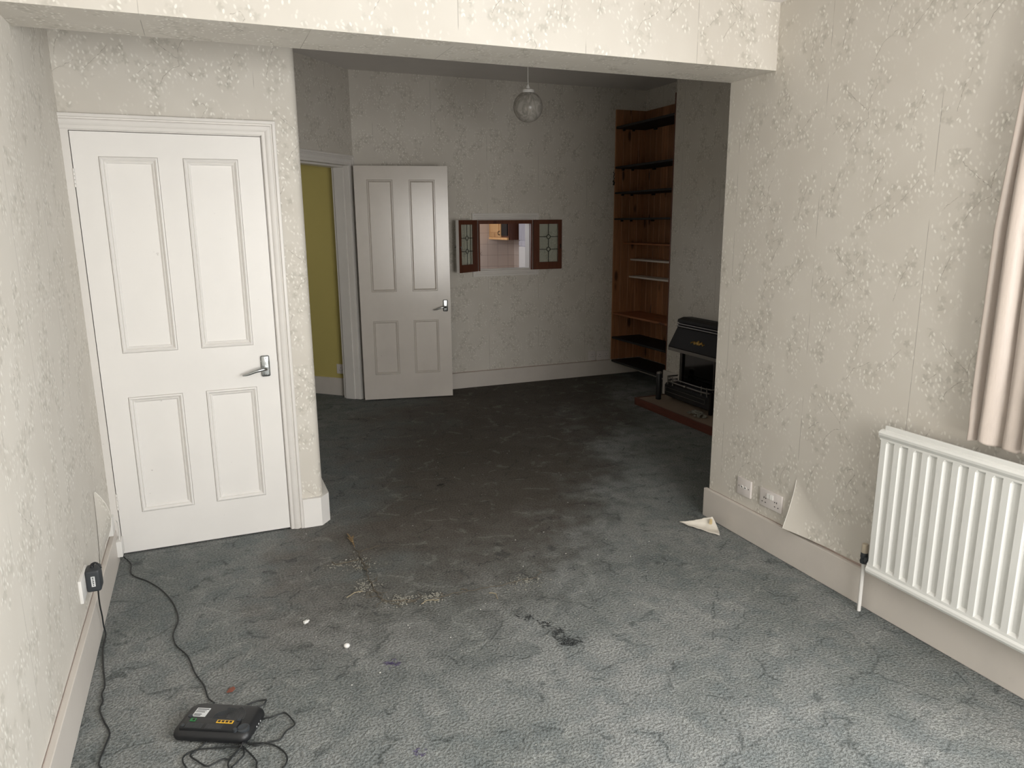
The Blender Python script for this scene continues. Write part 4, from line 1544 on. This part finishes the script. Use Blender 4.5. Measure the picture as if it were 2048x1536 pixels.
# firebox
bm = bmesh.new()
for a in ((3.74, 3.885, FY - 0.27, FY - 0.24, 0.10, 0.487), (3.74, 3.885, FY + 0.24, FY + 0.27, 0.10, 0.487), (3.74, 3.885, FY - 0.24, FY + 0.24, 0.10, 0.16), (3.865, 3.885, FY - 0.24, FY + 0.24, 0.16, 0.487)):
    box(bm, a[0] - 3.75, a[1] - 3.75, a[2] - FY, a[3] - FY, a[4] - .062, a[5] - .062)
obj('firebox', bm, 'iron_dark', gf)
for s_ in (-1, 1):
    bm = FB(3.722, 3.745, FY + s_ * 0.235 - 0.016, FY + s_ * 0.235 + 0.016, 0.20, 0.487, 0.003)
    obj('pillar', bm, 'iron', gf)
    bm = FB(3.715, 3.723, FY + s_ * 0.222 - 0.003, FY + s_ * 0.222 + 0.003, 0.21, 0.48)
    obj('pillar_bead', bm, 'steel', gf)
obj('glass_front', FB(3.735, 3.739, FY - 0.22, FY + 0.22, 0.20, 0.486), 'fire_glass', gf)
random.seed(3)
for k in range(9):
    bm = bmesh.new()
    g = bmesh.ops.create_icosphere(bm, subdivisions=2, radius=1.0)['verts']
    cx, cy, cz = 3.80 + random.uniform(-.03, .03), FY - 0.20 + k * 0.05, 0.215 + random.uniform(0, .02)
    for v in g:
        q = 1 + 0.25 * noise.noise(v.co * 2 + Vector((k, 0, 0)))
        v.co = Vector(fl((cx + v.co.x * .035 * q, cy + v.co.y * .034 * q, cz + v.co.z * .028 * q)))
    obj('coal', bm, 'iron_dark', gf, smooth=40)
# fret: curved basket rails and lower case
def bow(z, x0, half, dep, n=12):
    pts = [fl((3.74, FY + half, z))]
    for k in range(n + 1):
        f = -1 + 2 * k / n
        pts.append(fl((x0 + dep * abs(f) ** 6, FY - f * (half - 0.0), z)))
    pts.append(fl((3.74, FY - half, z)))
    return pts


for z, r in ((0.262, 0.0065), (0.228, 0.0075)):
    bm = bmesh.new()
    tube(bm, bow(z, 3.612, 0.300, 0.03), r, 8)
    obj('basket_rail', bm, 'steel', gf, smooth=60)
for y in (-0.27, -0.20, 0.20, 0.27):
    bm = bmesh.new()
    tube(bm, [fl((3.622, FY + y, 0.20)), fl((3.617, FY + y, 0.275))], [0.006, 0.004, 0.008, 0.004], 8)
    obj('finial', bm, 'steel', gf, smooth=60)
bm = bmesh.new()
lathe(bm, [(0.0, -0.016), (0.011, -0.012), (0.014, -0.004), (0.010, 0.004), (0.0, 0.006)], 12, fl((3.604, FY, 0.232)), 'X')
obj('centre_boss', bm, 'steel', gf, smooth=60)
bm = bmesh.new()
prism(bm, [(3.885 - 3.75, 0.0), (3.885 - 3.75, 0.205 - .062), (3.635 - 3.75, 0.205 - .062), (3.622 - 3.75, 0.19 - .062), (3.622 - 3.75, 0.10 - .062), (3.70 - 3.75, 0.0)], -0.315, 0.315, 'Y')
obj('lower_case', bm, 'iron_dark', gf)
bm = bmesh.new()
for a in ((FY - 0.25, FY + 0.30, 0.168, 0.172), (FY - 0.25, FY + 0.30, 0.132, 0.136)):
    box(bm, 3.619 - 3.75, 3.623 - 3.75, a[0] - FY, a[1] - FY, a[2] - .062, a[3] - .062)
for y in (FY - 0.25, FY + 0.296):
    box(bm, 3.619 - 3.75, 3.623 - 3.75, y - FY, y + 0.004 - FY, 0.136 - .062, 0.168 - .062)
obj('fret_beading', bm, 'steel', gf)
bm = FB(3.612, 3.64, FY - 0.335, FY - 0.31, 0.062, 0.245, 0.004)
obj('end_post', bm, 'iron', gf)

bm = bmesh.new()
ps = thing('fireside_canister', 'slim black canister with a metal cap standing on the hearth end', 'canister', (3.565, 5.258, 0.061))
lathe(bm, [(0.0, 0), (0.022, 0.0), (0.024, 0.004), (0.024, 0.222), (0.022, 0.226), (0.0, 0.226)], 20)
obj('tube_body', bm, 'black_plastic', ps, smooth=40)
bm = bmesh.new()
lathe(bm, [(0.0, 0.2262), (0.0225, 0.2262), (0.024, 0.232), (0.021, 0.242), (0.010, 0.247), (0.0, 0.248)], 20)
obj('cap', bm, 'steel', ps, smooth=40)
random.seed(11)
bm = bmesh.new()
for k in range(40):
    r = random.uniform(0.006, 0.022)
    a, q = random.uniform(0, 6.28), random.random() ** 0.6
    c = Vector((3.525 + 0.05 * q * math.cos(a), 4.66 + 0.11 * q * math.sin(a), 0.062 + r * 0.7 + 0.018 * (1 - q)))
    g = bmesh.ops.create_icosphere(bm, subdivisions=1, radius=r)['verts']
    for v in g:
        v.co = c + Vector((v.co.x, v.co.y, v.co.z * 0.6)) * random.uniform(0.8, 1.2)
o = tag(obj('plaster_rubble', bm, 'grit'), 'little heap of grey rubble on the hearth', 'rubble')
o['kind'] = 'stuff'

# ---------------------------------------------------------------- pendant globe
pg = thing('pendant_lamp', 'smoky glass globe pendant hanging in the far room', 'lamp', (2.150, 4.86, 2.352))
RG = 0.101
bm = bmesh.new()
prof = []
for k in range(25):
    a = math.radians(-90 + k * (90 + 62) / 24)
    prof.append((max(0.0005, RG * math.cos(a)), RG * math.sin(a)))
lathe(bm, prof, 32)
obj('globe', bm, 'globe', pg, smooth=80)
bm = bmesh.new()
zt = RG * math.sin(math.radians(62))
lathe(bm, [(0.0, zt - 0.006), (0.041, zt - 0.006), (0.043, zt), (0.043, zt + 0.016), (0.040, zt + 0.021), (0.016, zt + 0.024), (0.0, zt + 0.024)], 24)
obj('gallery_ring', bm, 'white_plastic', pg, smooth=40)
bm = bmesh.new()
lathe(bm, [(0.0, zt + 0.024), (0.014, zt + 0.028), (0.013, zt + 0.036), (0.005, zt + 0.055), (0.0, zt + 0.055)], 16)
obj('cone_cap', bm, 'white_plastic', pg, smooth=40)
bm = bmesh.new()
tube(bm, [(0.001, 0, zt + 0.053), (0.0, 0.0, zt + 0.1), (-0.001, 0, ZF - 2.352 - 0.03)], 0.0026, 8)
obj('flex', bm, 'white_plastic', pg)
bm = bmesh.new()
lathe(bm, [(0.0, ZF - 2.352 - 0.035), (0.03, ZF - 2.352 - 0.032), (0.045, ZF - 2.352 - 0.004), (0.045, ZF - 2.352), (0.0, ZF - 2.352)], 24)
obj('ceiling_rose', bm, 'white_plastic', pg, smooth=40)
bm = bmesh.new()
lathe(bm, [(0.0, -0.045), (0.02, -0.036), (0.029, -0.012), (0.024, 0.012), (0.014, 0.03), (0.013, 0.075), (0.0, 0.075)], 16)
obj('bulb', bm, 'bulb', pg, smooth=60)

# ---------------------------------------------------------------- things lying on the carpet
sd = thing('broken_shell', 'broken cream curved shard with an upturned tab beside the right skirting', 'shard', (2.28, 2.91, 0))
Av, Bv, Cv = Vector((2.206, 3.02, 0.008)), Vector((2.312, 2.818, 0.003)), Vector((2.338, 2.915, 0.066))


def shard(u, v):
    base = Av.lerp(Bv, u)
    top = Av.lerp(Cv, u)
    p = base.lerp(top, v)
    sag = 4 * v * (1 - v) * u
    p = p + Vector((0.028, 0.02, -0.022)) * sag
    p.z += 0.010 * (1 - u) ** 2 + 0.004 * noise.noise((u * 6, v * 5, 0))
    if v > 0.9:
        p += Vector((-0.004, 0.003, 0)) * noise.noise((u * 14, 0, 2)) * u * 2
    p.z = max(p.z, 0.003)
    return (p.x - 2.28, p.y - 2.91, p.z)


bm = grid_patch(lambda u, v: shard(0.02 + 0.98 * u, v), 18, 12, lambda u, v: (u, v))
o = obj('shell', bm, 'shard', sd, smooth=60)
md = o.modifiers.new('thick', 'SOLIDIFY')
md.thickness = 0.0035
bm = bmesh.new()
prism(bm, [(-0.006, 0.0), (0.007, 0.0), (0.0035, 0.026), (-0.0035, 0.026)], -0.007, 0.007, 'X')
o = obj('tab', bm, 'shard_tab', sd)
o.location = (2.322 - 2.28, 2.905 - 2.91, 0.033)
o.rotation_euler = (0.1, -0.25, 0.5)

random.seed(21)
vine = [(0.573, 3.347), (0.567, 3.246), (0.568, 3.164), (0.565, 3.087), (0.56, 3.028), (0.564, 2.954), (0.57, 2.881), (0.589, 2.839), (0.654, 2.818), (0.713, 2.799)]
vine2 = [(0.805, 2.779), (0.875, 2.791), (0.94, 2.784), (1.028, 2.781), (1.11, 2.775), (1.183, 2.781), (1.255, 2.78), (1.3, 2.814)]


def strand(bm, pts, r, lift=0.004, jit=0.006):
    P = []
    for i, p in enumerate(smooth_pts([(q[0], q[1], 0) for q in pts], 4)):
        P.append((p.x + random.uniform(-jit, jit), p.y + random.uniform(-jit, jit), r + 0.001 + lift * abs(noise.noise((p.x * 20, p.y * 20, 4)))))
    tube(bm, P, r, 5)


bm = bmesh.new()
strand(bm, [(0.561, 3.415)] + vine, 0.0022)
for k in range(16):
    p = random.choice(vine)
    a = random.uniform(0, 6.28)
    strand(bm, [p, (p[0] + 0.03 * math.cos(a), p[1] + 0.03 * math.sin(a)), (p[0] + 0.06 * math.cos(a + .5), p[1] + 0.06 * math.sin(a + .5))], 0.0012)
strand(bm, [(0.429, 3.306), (0.451, 3.272), (0.487, 3.278), (0.529, 3.28), (0.564, 3.281)], 0.0025)
strand(bm, [(0.576, 3.363), (0.628, 3.386), (0.682, 3.399)], 0.0016)
tag(obj('dried_vine', bm, 'vine', smooth=60), 'long dried vine stem with side shoots lying mid carpet', 'dried plant')
bm = bmesh.new()
strand(bm, vine2, 0.0014)
for k in range(8):
    p = random.choice(vine2)
    a = random.uniform(0, 6.28)
    strand(bm, [p, (p[0] + 0.02 * math.cos(a), p[1] + 0.02 * math.sin(a)), (p[0] + 0.04 * math.cos(a + .5), p[1] + 0.04 * math.sin(a + .5))], 0.001)
tag(obj('dried_root', bm, 'vine', smooth=60), 'thin dried root trailing right from the vine on the carpet', 'dried plant')
for pts, r, lab in (([(0.72, 2.755), (0.752, 2.775), (0.80, 2.761)], 0.0018, 'pale straw stalk lying just below the dried vine end'),
                    ([(0.439, 2.938), (0.483, 2.968), (0.515, 2.968)], 0.0018, 'greyish straw stalk left of the dried vine bend'),
                    ([(1.015, 2.73), (1.039, 2.712), (1.032, 2.667)], 0.0018, 'bent tan straw above the black carpet stains')):
    bm = bmesh.new()
    strand(bm, pts, r, 0.003, 0.002)
    tag(obj('straw', bm, 'straw', smooth=60), lab, 'straw', 'straws on the carpet')
bm = bmesh.new()
for pts in ([(0.560, 3.60), (0.566, 3.53), (0.564, 3.42)], [(0.585, 3.56), (0.570, 3.52), (0.568, 3.46)], [(0.553, 3.55), (0.562, 3.51), (0.566, 3.46)]):
    P = smooth_pts([(p[0], p[1], 0.006) for p in pts], 4)
    vs1, vs2 = [], []
    for i, p in enumerate(P):
        w = 0.006 * math.sin(math.pi * (0.1 + 0.85 * i / (len(P) - 1)))
        vs1.append((p.x - w, p.y, p.z + 0.004))
        vs2.append((p.x + w, p.y, p.z + 0.001))
    for i in range(len(P) - 1):
        quad(bm, [vs1[i], vs1[i + 1], vs2[i + 1], vs2[i]])
o = tag(obj('dry_leaf', bm, 'dead_leaf', smooth=60), 'small tan dry leaf at the top end of the vine', 'leaf')
md = o.modifiers.new('thick', 'SOLIDIFY')
md.thickness = 0.0015
# other scraps
bm = bmesh.new()
box(bm, -0.011, 0.009, -0.006, 0.006, 0.0, 0.010, 0.002)
box(bm, 0.009, 0.015, -0.0025, 0.0025, 0.003, 0.008)
o = tag(obj('white_plug_piece', bm, 'white_plastic', smooth=40), 'tiny white plastic plug piece left of centre on the carpet', 'plastic piece')
o.location = (0.251, 2.802, 0.0)
o.rotation_euler = (0, 0, 0.5)
bm = bmesh.new()
lathe(bm, [(0.0, 0.0), (0.009, 0.0), (0.012, 0.005), (0.0105, 0.011), (0.005, 0.014), (0.0, 0.0145)], 14)
o = tag(obj('white_bead', bm, 'white_plastic', smooth=60), 'round white bead on the carpet above the purple stain', 'bead')
o.location = (0.372, 2.562, 0.0)
bm = bmesh.new()
prism(bm, [(-0.014, -0.010), (0.004, -0.012), (0.014, 0.002), (0.010, 0.014), (-0.006, 0.008)], 0.001, 0.0045)
o = tag(obj('brown_chip', bm, 'brown_chip'), 'reddish brown chip on the carpet behind the router', 'chip')
o.location = (-0.046, 2.453, 0)

random.seed(5)


def scatter(name, label, cat, pts, rmin, rmax, mat):
    bm = bmesh.new()
    for x, y in pts:
        r = random.uniform(rmin, rmax)
        g = bmesh.ops.create_icosphere(bm, subdivisions=1, radius=r)['verts']
        sx, sy, sz = random.uniform(.6, 1.6), random.uniform(.6, 1.6), random.uniform(.4, .9)
        for v in g:
            v.co = Vector((v.co.x * sx + x, v.co.y * sy + y, v.co.z * sz + r * 0.4))
    o = tag(obj(name, bm, mat), label, cat)
    o['kind'] = 'stuff'


gp_ = []
for cx, cy, n, sx, sy in ((0.539, 3.01, 80, 0.045, 0.05), (0.651, 2.825, 110, 0.05, 0.04), (0.784, 2.80, 80, 0.05, 0.035), (1.198, 2.766, 50, 0.07, 0.05), (0.56, 3.25, 60, 0.06, 0.09), (0.46, 3.275, 40, 0.05, 0.03)):
    gp_ += [(random.gauss(cx, sx * .6), random.gauss(cy, sy * .6)) for _ in range(int(n * 1.6))]
scatter('leaf_crumbs', 'crumbled grey plant bits scattered along the dried vine', 'crumbs', gp_, 0.0015, 0.0040, 'crumb_grey')
wp = [(random.uniform(0.2, 2.0), random.uniform(2.3, 4.6)) for _ in range(95)] + [(0.813, 1.791), (1.658, 2.269), (1.662, 2.262), (2.176, 1.36), (1.297, 3.529), (1.592, 3.965)]
scatter('white_crumbs', 'tiny white specks sprinkled over the carpet', 'crumbs', wp, 0.0010, 0.0030, 'crumb')
